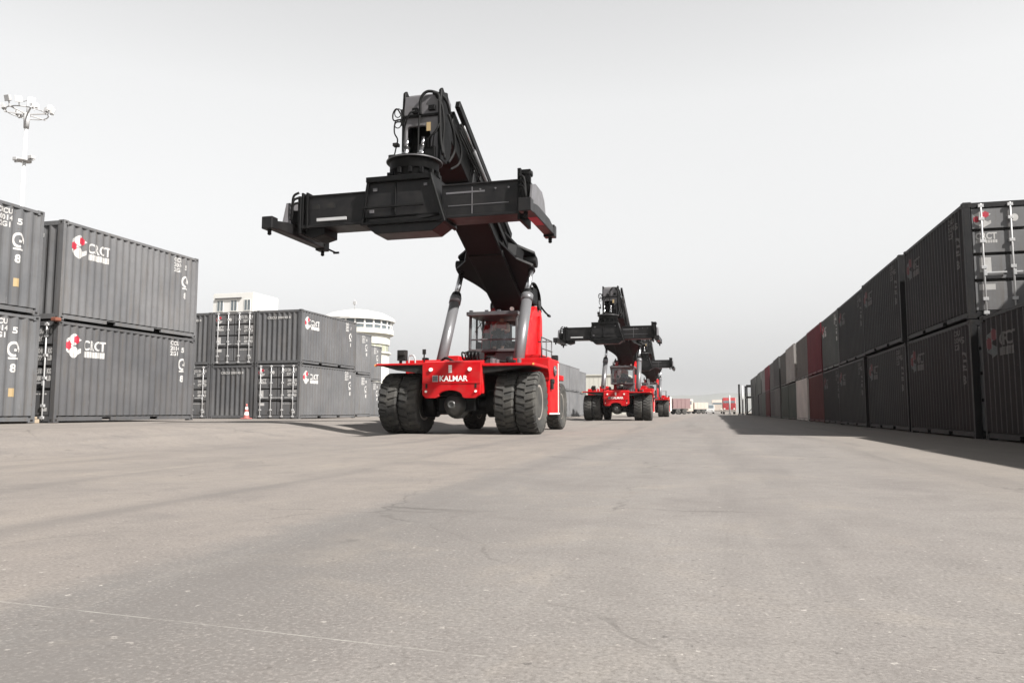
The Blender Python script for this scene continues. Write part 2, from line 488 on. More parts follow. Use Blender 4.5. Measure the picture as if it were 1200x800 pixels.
proto = make_container(True)
plain = make_container(False)
SHADE_GREY = (.013, .0132, .0142)  # shade of the right row's long sides put into the paint
SUNLIT_DOOR = (.12, .121, .124)  # the same row's grey as the sun lights it, for door leaves
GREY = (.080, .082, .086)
_used = {'proto': False, 'plain': False}
def container(label, x, y, z, rot=0, sy=1., col=GREY, group=None, letters=True, skip=()):
    """x, y is the middle of the base; rot 0 has the doors facing the camera, pi the blind end"""
    src, key = (proto, 'proto') if letters else (plain, 'plain')
    c = copy_tree(src, None, col, skip)
    j = random.uniform(-.004, .004)
    c.location = (x, y, z); c.rotation_euler = (0, 0, rot + j); c.scale = (1, sy, 1)
    v = random.uniform(.93, 1.07)
    for o in [c] + list(c.children_recursive): o.color = (col[0]*v, col[1]*v, col[2]*v, 1)
    for o in c.children_recursive:
        k = o.name.split('.')[0]
        if k == 'door' and col is SHADE_GREY: o.color = (*SUNLIT_DOOR, 1)           # sunlight painted in: door leaves lighter than the shaded sides
        if k not in ('frame', 'side_wall', 'end_wall', 'roof', 'floor', 'door'):
            q = .22 if (col[0] < .03 and o.parent.name.startswith('side_wall')) else random.uniform(.85, 1.0)  # dark row: shade painted into side lettering and emblems; elsewhere slight weathering
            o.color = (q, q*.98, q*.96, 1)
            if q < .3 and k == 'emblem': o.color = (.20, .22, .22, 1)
    tag(c, label, 'shipping container', group)
    return c

HB = HC + .022
GL, GR = 'containers stacked along the left of the yard', 'containers stacked along the right of the yard'
# --- left, nearest stack (its far end is in view)
xl = -15.97 - W2
for k, (lab, xo) in enumerate((('lower grey container at the left picture edge, cut off, yellow sticker', .05), ('upper grey container at the left picture edge, cut off, yellow sticker', 0))):
    y1 = 14.94
    container(lab, xl + xo, y1 - L2, .315 + k*HB, 0, 1, GREY, GL)
# --- left, second stack, doors of the lower one facing the camera
lab = ('bottom grey container with red and white emblem, door figures showing in the narrow gap',
       'top grey container with red and white emblem, rust red corner block beneath')
yl0, yl1 = 15.62, 20.95
for k in range(2):
    container(lab[k], -16.07 - W2, (yl0+yl1)/2, .315 + k*HB, 0 if k == 0 else pi, (yl1-yl0)/6.058, (.058, .0585, .061) if k == 0 else (.084, .085, .088), GL, skip=('sticker',))
# --- left, group of three stacks side by side further on
g2 = [[('grey container with door bars, bottom of the corner stack, long side towards the lane', 0), ('grey container with blind end forward, top of the corner stack over door bars', pi)],
      [('grey blind-ended container behind the traffic cone, bottom of the middle stack', pi), ('grey container with door bars and emblem, top of the stack behind the cone', 0)],
      [('grey container with door figures, bottom of the stack half hidden by the near one', 0), ('blind-ended grey container, top of the stack half hidden by the near one', pi)]]
for i, st in enumerate(g2):
    for k, (lb, rot) in enumerate(st):
        xx = -18.82 - W2 - i*2.49; y0 = 32.1 + (.05 if i else 0)
        container(lb, xx, y0 + L2*.955, .235 + k*HB, rot, .955, (.070, .071, .074) if (i + k) % 2 else (.082, .083, .086), GL, skip=('sticker',))
# --- further set-back stacks whose far ends show past the corner stack
for i, (u, y1) in enumerate(((-21.1, 44.6), (-23.9, 52.3))):
    w = ('first', 'second')[i]
    for k in range(2):
        container('grey container in the %s set-back stack beyond the corner stack, %s one' % (w, ('lower', 'upper')[k]), u - W2, y1 - L2, gz(u, y1) + .01 + k*HB, 0, 1, (.092, .093, .096), GL, skip=('sticker',))
# --- stacks between the first and second machine
for i, (xf, y0) in enumerate(((-14.1, 70.2), (-14.1, 76.35), (-14.9, 85.6))):
    w = ('nearest', 'middle', 'farthest')[i]
    for k in range(2):
        container('plain grey container, %s of the %s stack seen between the two nearer machines' % (('bottom', 'top')[k], w), xf - W2, y0 + L2, k*HB + .01, 0, 1, (.10, .102, .106), GL, letters=False)
# --- right row
rows = [ # near y, far y, upper colour, lower colour, x offset upper, lower, lettered
    (18.54, 24.05, SHADE_GREY, SHADE_GREY, .0, .0, 1), (24.36, 30.2, SHADE_GREY, SHADE_GREY, -.06, .02, 1), (30.42, 36.5, SHADE_GREY, SHADE_GREY, .02, -.04, 1), (36.62, 41.9, (.06, .064, .062), SHADE_GREY, .04, .03, 1),
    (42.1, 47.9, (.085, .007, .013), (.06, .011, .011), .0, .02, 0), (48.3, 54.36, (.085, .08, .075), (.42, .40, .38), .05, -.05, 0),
    (54.9, 60.95, (.26, .25, .24), (.05, .058, .05), -.07, .05, 0), (61.2, 67.2, (.07, .068, .064), (.052, .06, .052), .05, .04, 0),
    (67.6, 73.65, (.06, .06, .06), (.09, .088, .086), -.04, -.03, 0), (73.9, 79.95, (.1, .1, .1), (.07, .07, .07), .05, .05, 0),
    (80.4, 86.45, (.11, .009, .018), (.07, .012, .014), .0, .0, 0), (86.9, 92.95, (.18, .18, .18), (.08, .09, .085), .05, .0, 0),
    (93.3, 99.35, (.12, .125, .12), (.07, .07, .07), -.04, .03, 0), (99.7, 105.75, (.08, .085, .08), (.07, .07, .07), .05, -.03, 0),
    (106.1, 112.15, (.09, .09, .09), (.08, .08, .08), .0, .05, 0), (112.5, 118.5, (.08, .08, .08), (.08, .08, .08), -.03, .0, 0)]
names = ['dark container with sunlit doors and emblem, front end of the right row, %s layer',
         'dark grey lettered container directly behind the door-fronted one in the right row, %s layer',
         'dark grey lettered container third from the near end of the right row, %s layer',
         'dark grey lettered container touching the nearer red stack in the right row, %s layer',
         '%s container of the nearer red stack in the right row',
         None, None, None,
         'mid grey container two stacks nearer than the far red stack, %s layer',
         'grey container just nearer than the far red stack, %s layer',
         '%s container of the far red stack in the right row',
         'grey container just beyond the far red stack, %s layer',
         'grey container two places beyond the far red stack, %s layer',
         'dark grey container three places beyond the far red stack, %s layer',
         'grey container last but one of the right row, %s layer',
         'grey container at the far end of the right row, %s layer']
odd = {5: ('brownish grey container just beyond the nearer red stack, over the whitish one', 'whitish container at the foot of the row beyond the nearer red stack'),
       6: ('light grey container with a pale sunlit end in the upper layer', 'dark green container just beyond the whitish one, lower layer'),
       7: ('dark grey container just beyond the pale-ended one, upper layer', 'second dark green container beyond the whitish one, lower layer')}
for i, (y0, y1, cu, cl, xu, xlw, le) in enumerate(rows):
    for k in range(2):
        lb = odd[i][1-k] if i in odd else names[i] % (('lower', 'upper')[k])
        if i in (4, 10): lb = names[i] % ('lower dark red', 'upper crimson')[k]
        if i == 0 and k == 0: lb = 'dark grey lettered container under the lit door-fronted one, right row'
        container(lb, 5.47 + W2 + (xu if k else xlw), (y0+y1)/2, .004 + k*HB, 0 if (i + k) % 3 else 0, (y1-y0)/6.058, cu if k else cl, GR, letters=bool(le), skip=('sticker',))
# --- nearest containers at the right picture edge; their back neighbours throw the slanting shadow on the lit doors
container('black-looking container at the right picture edge, single layer, logo in shade', 5.53 + W2, 18.07 - L2, .004, 0, 1, SHADE_GREY, GR)
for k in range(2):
    container('container behind the one at the right picture edge, %s of two' % ('lower', 'upper')[k], 8.27 + W2, 18.3 - L2, .004 + k*HB, 0, 1, SHADE_GREY, GR, letters=False)
container('plain container nearer than the one at the right picture edge, throwing shade', 5.50 + W2, 11.9 - L2, .004, 0, 1, SHADE_GREY, GR, letters=False)
for p in (proto, plain):
    for o in list(p.children_recursive) + [p]: bpy.data.objects.remove(o)

# red corner piece between the second left stack's containers, and the packing under its corner
o = MB().box(-.09, .09, -.09, .09, 0, .10).build('twist_lock_block', 'rust', None, bevel=.02, loc=(-16.05, 15.53, 2.86))
tag(o, 'rust red locking block between the two containers with emblems', 'locking block')
t = MB(); t.box(-.55, .55, -.1, .1, 0, .1); t.box(-.5, .5, -.08, .08, .105, .16)
o = t.build('timber_baulk', 'wood', None, bevel=.008, loc=(-16.75, 15.25, gz(-16.7, 15.2)))
tag(o, 'weathered timber baulk on the ground in the gap between two container stacks', 'timber')

# ------------------------------------------------------------------ traffic cone
c = empty('traffic_cone', (-20.9, 31.0, gz(-20.9, 31)))
tag(c, 'red and white striped traffic cone in front of grey containers', 'traffic cone')
MB().prism([(-.19,-.19),(.19,-.19),(.19,.19),(-.19,.19)], 'z', 0, .05).build('base', 'conered', c, bevel=.015)
b = MB(); hs = [.05, .19, .32, .45, .57, .70]; r = lambda z: .145 - .115*(z/.72)
for i, (z0, z1) in enumerate(zip(hs, hs[1:])):
    b.mi = i % 2; b.cyl((0,0,z0), (0,0,z1), r(z0), r(z1), 20, caps=(i == 4))
b.build('cone_body', ['conered', 'signwhite'], c)

# ------------------------------------------------------------------ reach stacker
def tyre_bm(R, w, lugs=26):
    m = MB()
    ri = R*.56; h = w/2
    m.lathe([(ri, -h*.72), (R*.70, -h*.98), (R*.84, -h), (R*.925, -h*.93), (R*.955, -h*.80), (R*.955, h*.80), (R*.925, h*.93), (R*.84, h), (R*.70, h*.98), (ri, h*.72)], (0,0,0), 'x', 48)
    for k in range(lugs):
        for s in (-1, 1):
            a = 2*pi*(k + (.5 if s > 0 else 0))/lugs
            Mx = Matrix.Rotation(a, 4, 'X')
            da = pi/lugs*.62
            # a lug: from the centre line out over the shoulder
            prof2 = [(s*-.02*w, R), (s*.40*w, R*.995), (s*.49*w, R*.955), (s*.505*w, R*.86)]
            sk = [-.30, .12, .25, .25]
            A = []; B = []
            for (px, pr), q in zip(prof2, sk):
                for L_, sg in ((A, -1), (B, 1)):
                    ang = da*sg + q*da*2
                    L_.append(m.bm.verts.new(Mx @ Vector((px, pr*sin(ang), pr*cos(ang)))))
            Ai = []; Bi = []
            for (px, pr), q in zip(prof2, sk):
                for L_, sg in ((Ai, -1), (Bi, 1)):
                    ang = da*sg*1.12 + q*da*2
                    pr2 = pr - .07*R; px2 = px*(.94 if abs(px) > .3*w else 1)
                    L_.append(m.bm.verts.new(Mx @ Vector((px2, pr2*sin(ang), pr2*cos(ang)))))
            for i in range(3):
                for q in ((A[i], B[i], B[i+1], A[i+1]), (A[i+1], Ai[i+1], Ai[i], A[i]), (B[i], Bi[i], Bi[i+1], B[i+1])):
                    m.bm.faces.new(q)
            m.bm.faces.new((A[0], Ai[0], Bi[0], B[0])); m.bm.faces.new((A[3], B[3], Bi[3], Ai[3]))
    bmesh.ops.recalc_face_normals(m.bm, faces=m.bm.faces[:])
    return m

def make_person():
    """seated driver: one skinned body, with hair, vest and trousers"""
    def skin(name, verts, edges, radii, mat, parent=None, sub=2):
        me = bpy.data.meshes.new(name); me.from_pydata(verts, edges, []); me.materials.append(M[mat])
        o = bpy.data.objects.new(name, me); COL.objects.link(o)
        if parent: o.parent = parent
        sk = o.modifiers.new('skin', 'SKIN')
        for v, r in zip(me.skin_vertices[0].data, radii): v.radius = (r, r*.92)
        me.skin_vertices[0].data[0].use_root = True
        su = o.modifiers.new('smooth', 'SUBSURF'); su.levels = su.render_levels = sub
        sk.use_smooth_shade = True
        return o
    # sits facing -y; seat height 0
    V = [(0,0,.10),(0,.02,.30),(0,.0,.50),(0,-.01,.60),(0,-.03,.68),(0,-.04,.78),(0,-.04,.86),
         (-.19,0,.52),(-.24,-.12,.28),(-.17,-.36,.30),(-.15,-.43,.31),(.19,0,.52),(.24,-.12,.28),(.17,-.36,.30),(.15,-.43,.31),
         (-.10,-.05,.09),(-.13,-.42,.10),(-.13,-.46,-.30),(-.13,-.58,-.36),(.10,-.05,.09),(.13,-.42,.10),(.13,-.46,-.30),(.13,-.58,-.36)]
    Ed = [(0,1),(1,2),(2,3),(3,4),(4,5),(5,6),(2,7),(7,8),(8,9),(9,10),(2,11),(11,12),(12,13),(13,14),(0,15),(15,16),(16,17),(17,18),(0,19),(19,20),(20,21),(21,22)]
    Rr = [.14,.14,.13,.06,.075,.095,.07,.075,.055,.04,.035,.075,.055,.04,.035,.10,.075,.055,.045,.10,.075,.055,.045]
    body = skin('person', V, Ed, Rr, 'skin')
    skin('vest', [(0,.0,.12),(0,.02,.30),(0,0,.50),(-.16,0,.52),(.16,0,.52)], [(0,1),(1,2),(2,3),(2,4)], [.20,.20,.19,.13,.13], 'vest', body)
    skin('trousers', [(0,.0,.09),(-.11,-.06,.09),(-.13,-.42,.10),(-.13,-.46,-.25),(.11,-.06,.09),(.13,-.42,.10),(.13,-.46,-.25)],
         [(0,1),(1,2),(2,3),(0,4),(4,5),(5,6)], [.18,.14,.11,.085,.14,.11,.085], 'trouser', body)
    h = MB(); h.lathe([(.02,.895),(.07,.88),(.1,.83),(.104,.78),(.09,.75)], (0,-.02,0), 'z', 16); h.build('hair', 'hair', body)
    fc = MB()
    fc.lathe([(.004,.02),(.02,.0),(.004,-.02)], (0,-.135,.765), 'z', 8)
    fc.box(-.03,.03,-.127,-.12,.708,.716)
    for sx in (-1,1):
        fc.lathe([(.002,-.012),(.012,0),(.002,.012)], (sx*.035,-.122,.79), 'z', 8)
        er = MB(); er.lathe([(.004,.03),(.022,0),(.004,-.03)], (sx*.092,-.03,.775), 'z', 8); er.build('ear', 'skin', body)
    fc.build('face', 'skin', body)
    for sx in (-1, 1):
        hd = MB(); hx, hy, hz = sx*.15, -.44, .31
        for k in range(4):
            x = hx + (k-1.5)*.02; L_ = (.055,.065,.062,.05)[k]
            hd.curve([(x, hy+.02, hz+.01), (x, hy-.035, hz+.025), (x, hy-.035-L_*.7, hz+.005), (x, hy-.03-L_*.6, hz-.03)], .0085, 4, 6)
        hd.curve([(hx - sx*.03, hy+.02, hz), (hx - sx*.06, hy-.02, hz), (hx - sx*.055, hy-.06, hz-.015)], .01, 4, 6)
        hd.build('hand', 'skin', body)
    return body

AX = Vector((0, -cos(radians(23.5)), sin(radians(23.5))))         # boom direction
NB = Vector((0, sin(radians(23.5)), cos(radians(23.5))))          # boom normal, up
PV = Vector((0, 5.55, 4.19))                                      # boom pivot
BM4 = Matrix(((1, 0, 0, 0), (0, AX.y, NB.y, PV.y), (0, AX.z, NB.z, PV.z), (0, 0, 0, 1)))   # x, along, normal
def bp(x, s, n): return PV + AX*s + NB*n + Vector((x, 0, 0))
SX = -.16                                                         # side shift of the spreader

def make_stacker():
    root = empty('reach_stacker')
    # wheels
    R = .82
    tm = tyre_bm(R, .53); first = None
    for x in (-1.875, -1.315, 1.315, 1.875):
        w = empty('wheel', (x, 0, R), 0, root)
        if first is None:
            first = tm.build('tyre', 'rubber', w, bevel=0)
            rm = MB(); rm.lathe([(.02,.10),(.15,.12),(.17,.03),(.36,.02),(.40,.19),(.462,.20),(.466,-.20),(.40,-.19),(.36,-.06),(.02,-.06)], (0,0,0), 'x', 32)
            for k in range(10):
                a = 2*pi*k/10; rm.cyl((.02, .26*cos(a), .26*sin(a)), (.07, .26*cos(a), .26*sin(a)), .022, n=6)
            rim = rm.build('rim', 'rim', w)
            t0, r0 = first, rim
        else:
            t = t0.copy(); COL.objects.link(t); t.parent = w; t.rotation_euler.x = random.uniform(0, 1)
            r = r0.copy(); COL.objects.link(r); r.parent = w
            if x < 0: r.rotation_euler.z = pi
    R2 = .76; tm2 = tyre_bm(R2, .46, 24); t1 = None
    for x in (-1.42, 1.42):
        w = empty('wheel', (x, 5.45, R2), 0, root)
        if t1 is None: t1 = tm2.build('tyre', 'rubber', w)
        else:
            t = t1.copy(); COL.objects.link(t); t.parent = w
        r = r0.copy(); COL.objects.link(r); r.parent = w; r.scale = (.85, .9, .9)
        if x < 0: r.rotation_euler.z = pi
    # axle
    a = MB(); a.cyl((-1.0,0,.80), (1.0,0,.80), .21, n=20); a.cyl((-1.05,0,.80),(-.72,0,.80),.36,n=24); a.cyl((.72,0,.80),(1.05,0,.80),.36,n=24)
    a.box(-.95,.95,-.12,.35,.52,.66)
    ra = MB(); ra.cyl((-1.15,5.45,.76),(1.15,5.45,.76),.16,n=16); ra.build('steer_axle', 'black', root)
    a.build('axle', 'black', root, bevel=.01)
    d = MB(); d.lathe([(.05,-.93),(.06,-.95),(.10,-.95),(.11,-.92),(.20,-.86),(.26,-.74),(.285,-.60),(.29,-.45),(.36,-.44),(.36,-.38),(.30,-.37),(.36,.1),(.2,.4)], (-.03,0,.76), 'y', 28)
    for k in range(10):
        an = 2*pi*k/10; d.cyl((-.03+.325*cos(an), -.48, .76+.325*sin(an)), (-.03+.325*cos(an), -.43, .76+.325*sin(an)), .022, n=6)
    d.build('differential', 'casting', root)
    # chassis
    ch = MB(); ch.box(-.72,.72,-.70,7.0,.98,1.62); ch.box(-.60,.60,.6,5.0,.62,.96); ch.box(-1.2,1.2,1.2,4.9,1.0,1.5)
    ch.box(-.5,.5,-.55,-.25,.60,.96)
    ch.build('chassis', 'black', root, bevel=.02)
    # front plate, notched for the differential, with its sign
    f = MB(); pl = [(-.79,1.02),(-.70,.93),(-.42,.93),(-.33,.98)]
    pl += [(-.03 + .33*cos(radians(q)), .98 + .15*sin(radians(q))) for q in range(165, 0, -15)]
    pl += [(.30,.96),(.36,.93),(.64,.93),(.76,1.02),(.79,1.85),(-.79,1.85)]
    f.prism(pl, 'y', -1.02, -.90)
    f.prism([(-.79,1.30),(.79,1.30),(.79,1.34),(-.79,1.34)], 'y', -1.035, -1.022)
    f.box(-.79,-.70,-.9,-.70,1.05,1.85); f.box(.70,.79,-.9,-.70,1.05,1.85)
    f.prism([(-.985,1.851),(-.70,1.905),(-.70,1.851)], 'x', -.79, .79)
    fp = f.build('front_plate', 'red', root, bevel=.012)
    s = MB(); s.mi = 1; s.box(-.50,-.36,-1.044,-1.036,1.36,1.50); s.mi = 0; s.box(-.505,-.355,-1.040,-1.0355,1.352,1.508)
    add_text(s, 'KALMAR', .20, lambda x, v: (-.31+x, -1.041, 1.362+v), .005, None, .76)
    s.build('sign_lettering', ['signwhite', 'nose'], fp)
    s = MB()
    for k in range(4): s.box(-.075,.015,-1.026,-1.021,1.58+k*.05,1.618+k*.05)
    s.build('code_lettering', 'signwhite', fp)
    for x, z, r in ((-.55,1.66,.05),(.50,1.66,.05),(-.68,1.1,.03),(.66,1.1,.03)):
        MB().cyl((x,-1.06,z),(x,-1.018,z),r,n=16).build('marker_lamp', 'pale', fp)
    for xq in (-.70, .625): MB().box(xq,xq+.055,-1.026,-1.021,1.18,1.32).build('towing_slot', 'dark', fp)
    # mudguards
    for sx in (-1, 1):
        m = MB()
        x0, x1 = sorted((sx*.79, sx*2.14))
        if sx < 0: m.prism([(-.92,1.79),(.95,1.79),(.95,1.845),(-.92,1.845)], 'x', x0, x1)
        else:
            m.prism([(-.92,1.74),(.70,1.74),(.70,1.81),(-.92,1.81)], 'x', x0, x1)
            arc = [(.70+.36*sin(radians(t)), 1.45+.36*cos(radians(t))) for t in range(0, 91, 15)]
            arc += [(.70+.30*sin(radians(t)), 1.45+.30*cos(radians(t))) for t in range(90, -1, -15)]
            m.prism(arc, 'x', x0, x1)
        g = m.build('mudguard', 'red', root, bevel=.012)
        u = MB(); zt = 1.735 if sx > 0 else 1.785; u.prism([(sx*2.02,zt),(sx*.80,zt),(sx*.80,1.56),(sx*1.55,1.66)], 'y', -.88, .68); u.build('mudguard_liner', 'dark', g)
        w = MB()
        if sx < 0:
            w.box(-1.57,-1.33,-.86,-.70,1.92,2.20); w.box(-1.55,-1.35,-.9,-.862,2.06,2.17); w.cyl((-1.5,-.78,1.845),(-1.5,-.78,1.95),.04)
            w.build('work_lamp', 'dark', g, bevel=.01)
            MB().curve([(-1.27,-.78,1.845),(-1.25,-.78,2.04),(-1.15,-.78,2.06),(-1.10,-.78,1.98),(-1.09,-.78,1.845)], .022).build('grab_loop', 'steel', g)
            v = MB(); v.cyl((-.83,-.8,1.85),(-.83,-.8,2.1),.02); v.box(-.87,-.79,-.83,-.77,2.08,2.21); v.build('camera_post', 'dark', g)
            MB().box(-2.2,-2.14,-.9,-.84,1.77,1.83).build('side_reflector', 'orange', g, bevel=.008)
        else:
            MB().box(1.45,1.62,-.80,-.66,1.812,1.90).build('work_lamp', 'dark', g, bevel=.01)
            MB().box(2.10,2.15,-.93,-.90,1.75,1.80).build('side_reflector', 'orange', g, bevel=.008)
    # side bodies (tank and battery boxes) behind the front wheels
    for sx in (-1, 1):
        b = MB(); x0, x1 = sorted((sx*.98, sx*2.12))
        b.prism([(1.02,.50),(2.40,.50),(2.46,.62),(2.46,2.0),(2.38,2.06),(1.02,2.06)], 'x', x0, x1)
        bo = b.build('side_body', 'red', root, bevel=.025, seg=2)
        e = MB()
        xs = sx*2.12
        e.box(*sorted((xs, xs+sx*.015)), 2.24, 2.29, .56, 1.98); e.box(*sorted((xs, xs+sx*.02)), 1.04, 2.42, .51, .55)
        e.build('edge_strip', 'pale', bo)
        p = MB(); p.cyl((xs, 1.72, 1.74), (xs+sx*.05, 1.72, 1.74), .14, n=24); p.cyl((xs, 1.72, 1.74), (xs+sx*.07, 1.72, 1.74), .05, n=16)
        p.build('filler_cap', 'nose', bo)
        p = MB(); p.box(*sorted((xs, xs+sx*.07)), 1.15, 1.33, 1.20, 1.48); p.cyl((xs, 1.24, 1.42), (xs+sx*.1, 1.24, 1.42), .07); p.build('step_bracket', 'dark', bo, bevel=.01)
        k = MB(); k.box(*sorted((sx*1.94, sx*2.1)), 2.26, 2.44, 2.065, 2.22); k.cyl((sx*2.02, 2.25, 2.14), (sx*2.02, 2.22, 2.14), .06, n=14); k.build('rear_work_lamp', 'dark', bo, bevel=.01)
        # engine side deck and railing further back
        dk = MB(); dk.box(*sorted((sx*.98, sx*1.85)), 2.48, 4.55, 1.55, 1.72); dk.box(*sorted((sx*1.0, sx*1.55)), 2.5, 4.4, 1.72, 2.28)
        do = dk.build('engine_cover', 'red', root, bevel=.02)
        if sx < 0: continue
        rl = MB(); xr = sx*1.72
        for y in (1.9, 2.55, 3.3): rl.cyl((xr, y, 2.05 if y < 2.4 else 1.7), (xr, y, 2.72), .02, n=8)
        for z in (2.72, 2.4): rl.cyl((xr, 1.85, z), (xr, 3.35, z), .02, n=8)
        rl.cyl((sx*1.3, 3.3, 2.72), (xr, 3.3, 2.72), .02, n=8)
        rl.build('guard_rail', 'cabgrey', root)
    # counterweight
    c = MB(); c.prism([(6.35,.75),(7.6,.75),(7.9,1.1),(7.9,2.0),(7.6,2.2),(6.35,2.2)], 'x', -.98, .98); c.box(-1.0,1.0,4.9,6.34,1.63,2.15)
    c.build('counterweight', 'red', root, bevel=.03, seg=2)
    # boom towers
    for sx in (-1, 1):
        t = MB(); x0, x1 = sorted((sx*.56, sx*.78))
        t.prism([(3.7,1.60),(6.30,1.60),(6.22,3.75),(6.05,4.05),(5.4,4.12),(4.75,3.82),(4.15,3.0)], 'x', x0, x1)
        to = t.build('boom_tower', 'red', root, bevel=.02)
        e = MB(); xs = sx*.78
        e.prism([(5.15,1.7),(5.35,1.7),(5.75,3.75),(5.55,3.8)], 'x', *sorted((xs, xs+sx*.09)))
        e.build('tower_rib', 'red', to, bevel=.01)
        p = MB(); p.cyl((xs, 5.55, 4.17), (xs+sx*.08, 5.55, 4.17), .17, n=20); p.build('pivot_cap', 'satin', to, bevel=.01)
    # boom
    o = MB()
    o.box(-.49,.49,-.55,6.9,-.50,.50,BM4)
    o.box(-.53,.53,6.65,6.9,-.54,.54,BM4); o.box(-.53,.53,3.6,3.75,-.54,.54,BM4)
    for sx in (-1, 1):
        o.box(*sorted((sx*.49, sx*.53)), -.4, 6.6, -.50, -.46, BM4); o.box(*sorted((sx*.49, sx*.53)), -.4, 6.6, .46, .50, BM4)
    bo = o.build('boom', 'black', root, bevel=.012)
    g = MB()
    for sx in (-1, 1):                                               # lift cylinder lugs with curved gusset plates
        pts = [(sx*.50,.55)]
        pts += [(sx*(.50 + .50*(t/8)**2.2), .55 + 1.55*(t/8)) for t in range(1, 9)]
        pts += [(sx*1.24,2.45),(sx*1.24,2.78),(sx*1.02,2.98),(sx*.80,3.2),(sx*.50,4.1)]
        g.prism(pts, 'z', -.32, -.24, BM4); g.prism(pts, 'z', .14, .22, BM4)
        g.box(*sorted((sx*.50, sx*.56)), .6, 3.9, -.24, .14, BM4)
        g.cyl(BM4 @ Vector((sx*.9,2.62,-.05)), BM4 @ Vector((sx*1.30,2.62,-.05)), .15, n=20)
        g.prism([(sx*.50,2.95),(sx*.95,2.95),(sx*.8,3.25),(sx*.50,3.6)], 'z', -.24, .14, BM4)
    g.build('cylinder_lug', 'black', bo, bevel=.01)
    iv = MB(); iv.box(-.42,.42,6.0,8.55,-.42,.45,BM4); ib = iv.build('inner_boom', 'black', root, bevel=.012)
    rails = MB()
    rails.box(.50,.62,3.3,8.75,.36,.56,BM4); rails.box(.54,.60,2.7,6.6,-.12,.02,BM4)
    rails.box(-.60,-.50,3.3,8.4,.38,.54,BM4)
    rails.build('hose_guide', 'black', bo, bevel=.01)
    hs = MB()
    for k, (n, r) in enumerate(((.25,.03),(.16,.025),(.05,.03),(-.08,.022))):
        hs.tube([bp(.56,3.2,n), bp(.57,5,n+.02), bp(.57,7,n), bp(.54,8.3,n-.02)], r)
    hs.build('hydraulic_hose', 'hose', bo)
    tc = MB(); tc.cyl(bp(.57,4.9,.27), bp(.57,7.3,.27), .06, n=14); tc.build('extension_cylinder', 'barrel', bo)
    tc = MB(); tc.cyl(bp(.57,7.3,.27), bp(.57,8.2,.27), .035, n=12); tc.build('cylinder_rod', 'chrome', bo)
    # boom rear: pivot housing and hose bracket
    rb = MB(); rb.box(-.55,.55,5.2,6.05,3.85,4.55); rb.box(.5,.70,5.2,5.9,4.2,4.75)
    rb.curve([(.6,5.6,4.55),(.66,6.1,4.35),(.75,6.7,4.12),(.8,7.2,4.02)], .035); rb.box(.76,.84,7.1,7.4,3.98,4.06)
    for k in range(3): rb.curve([(.50+.05*k,4.9,4.75),(.58+.05*k,5.5,4.92),(.64+.05*k,6.0,4.6),(.66+.04*k,6.2,4.0)], .03)
    rb.build('pivot_housing', 'black', root, bevel=.01)
    # lift cylinders
    for sx in (-1, 1):
        A = Vector((sx*1.16, 1.35, 1.92)); B = Vector((sx*1.12, 3.22, 5.18)); D = (B-A)
        lc = MB(); lc.cyl(A - D*.03, A + D*.64, .16, n=24); lc.cyl(A + D*.60, A + D*.66, .18, n=24)
        lo = lc.build('lift_cylinder', 'barrel', root)
        k = MB(); k.cyl(A + D*.655, A + D*.70, .18, .14, n=24)
        k.build('gland', 'black', lo)
        r = MB(); r.cyl(A + D*.68, A + D*.97, .09, n=20); r.build('piston_rod', 'chrome', lo)
        e = MB(); e.cyl(B - Vector((.16,0,0)), B + Vector((.16,0,0)), .17, n=20); e.build('rod_eye', 'black', lo)
        f = MB(); f.box(sx*1.16-.27, sx*1.16-.17, 1.05, 1.62, 1.62, 2.05); f.box(sx*1.16+.17, sx*1.16+.27, 1.05, 1.62, 1.62, 2.05)
        f.cyl((sx*1.16-.3, 1.35, 1.92), (sx*1.16+.3, 1.35, 1.92), .09, n=16)
        f.box(*sorted((sx*.72, sx*1.45)), 1.0, 1.66, 1.50, 1.66)
        f.build('cylinder_foot', 'red' if sx < 0 else 'nose', root, bevel=.01)
    for sx in (-1, 1):
        hz = MB()
        hz.curve([(sx*.3,.6,1.85),(sx*.6,.3,2.05),(sx*.9,.6,1.95),(sx*1.0,1.1,2.0)], .035)
        hz.build('lift_hose', 'hose', root)
    # deck between the mudguards with valve block
    dk = MB(); dk.box(-.78,.78,-.88,2.9,1.62,1.78)
    dk.build('deck', 'red', root, bevel=.015)
    vb = MB(); vb.box(-.1,.42,.3,1.0,1.79,2.02); vb.box(.05,.3,.1,.9,2.02,2.22)
    for k in range(6): vb.curve([(-.05+.09*k,.3,1.95),(-.05+.09*k,.05,2.02),(-.08+.1*k,.1,2.18),(-.1+.06*k,.7,2.15)], .028)
    for k in range(4): vb.cyl((-.05+.13*k,.28,1.86),(-.05+.13*k,.2,1.86),.04,n=10)
    vb.build('valve_block', 'satin', root, bevel=.008)
    for x0, x1, y0, y1, h in ((.82,.90,-.3,.0,.17),(.98,1.05,-.4,-.2,.13),(1.55,1.62,-.3,-.1,.15)):
        MB().box(x0,x1,y0,y1,1.812,1.812+h).build('cylinder_fitting', 'nose', root, bevel=.01)
    MB().cyl((1.25,-.2,1.92),(1.4,-.2,1.92),.11,n=14).build('pipe_union', 'satin', root, bevel=.01)
    # cab: floor, posts, roof, panes
    cx0, cx1, cy0, cy1, cz0, cz1 = -.86, .72, 3.0, 4.5, 2.42, 3.66
    cb = MB(); cb.box(cx0,cx1,cy0,cy1,cz0,cz0+.09); cb.box(cx0-.03,cx1+.03,cy0-.12,cy1+.03,cz1-.12,cz1)
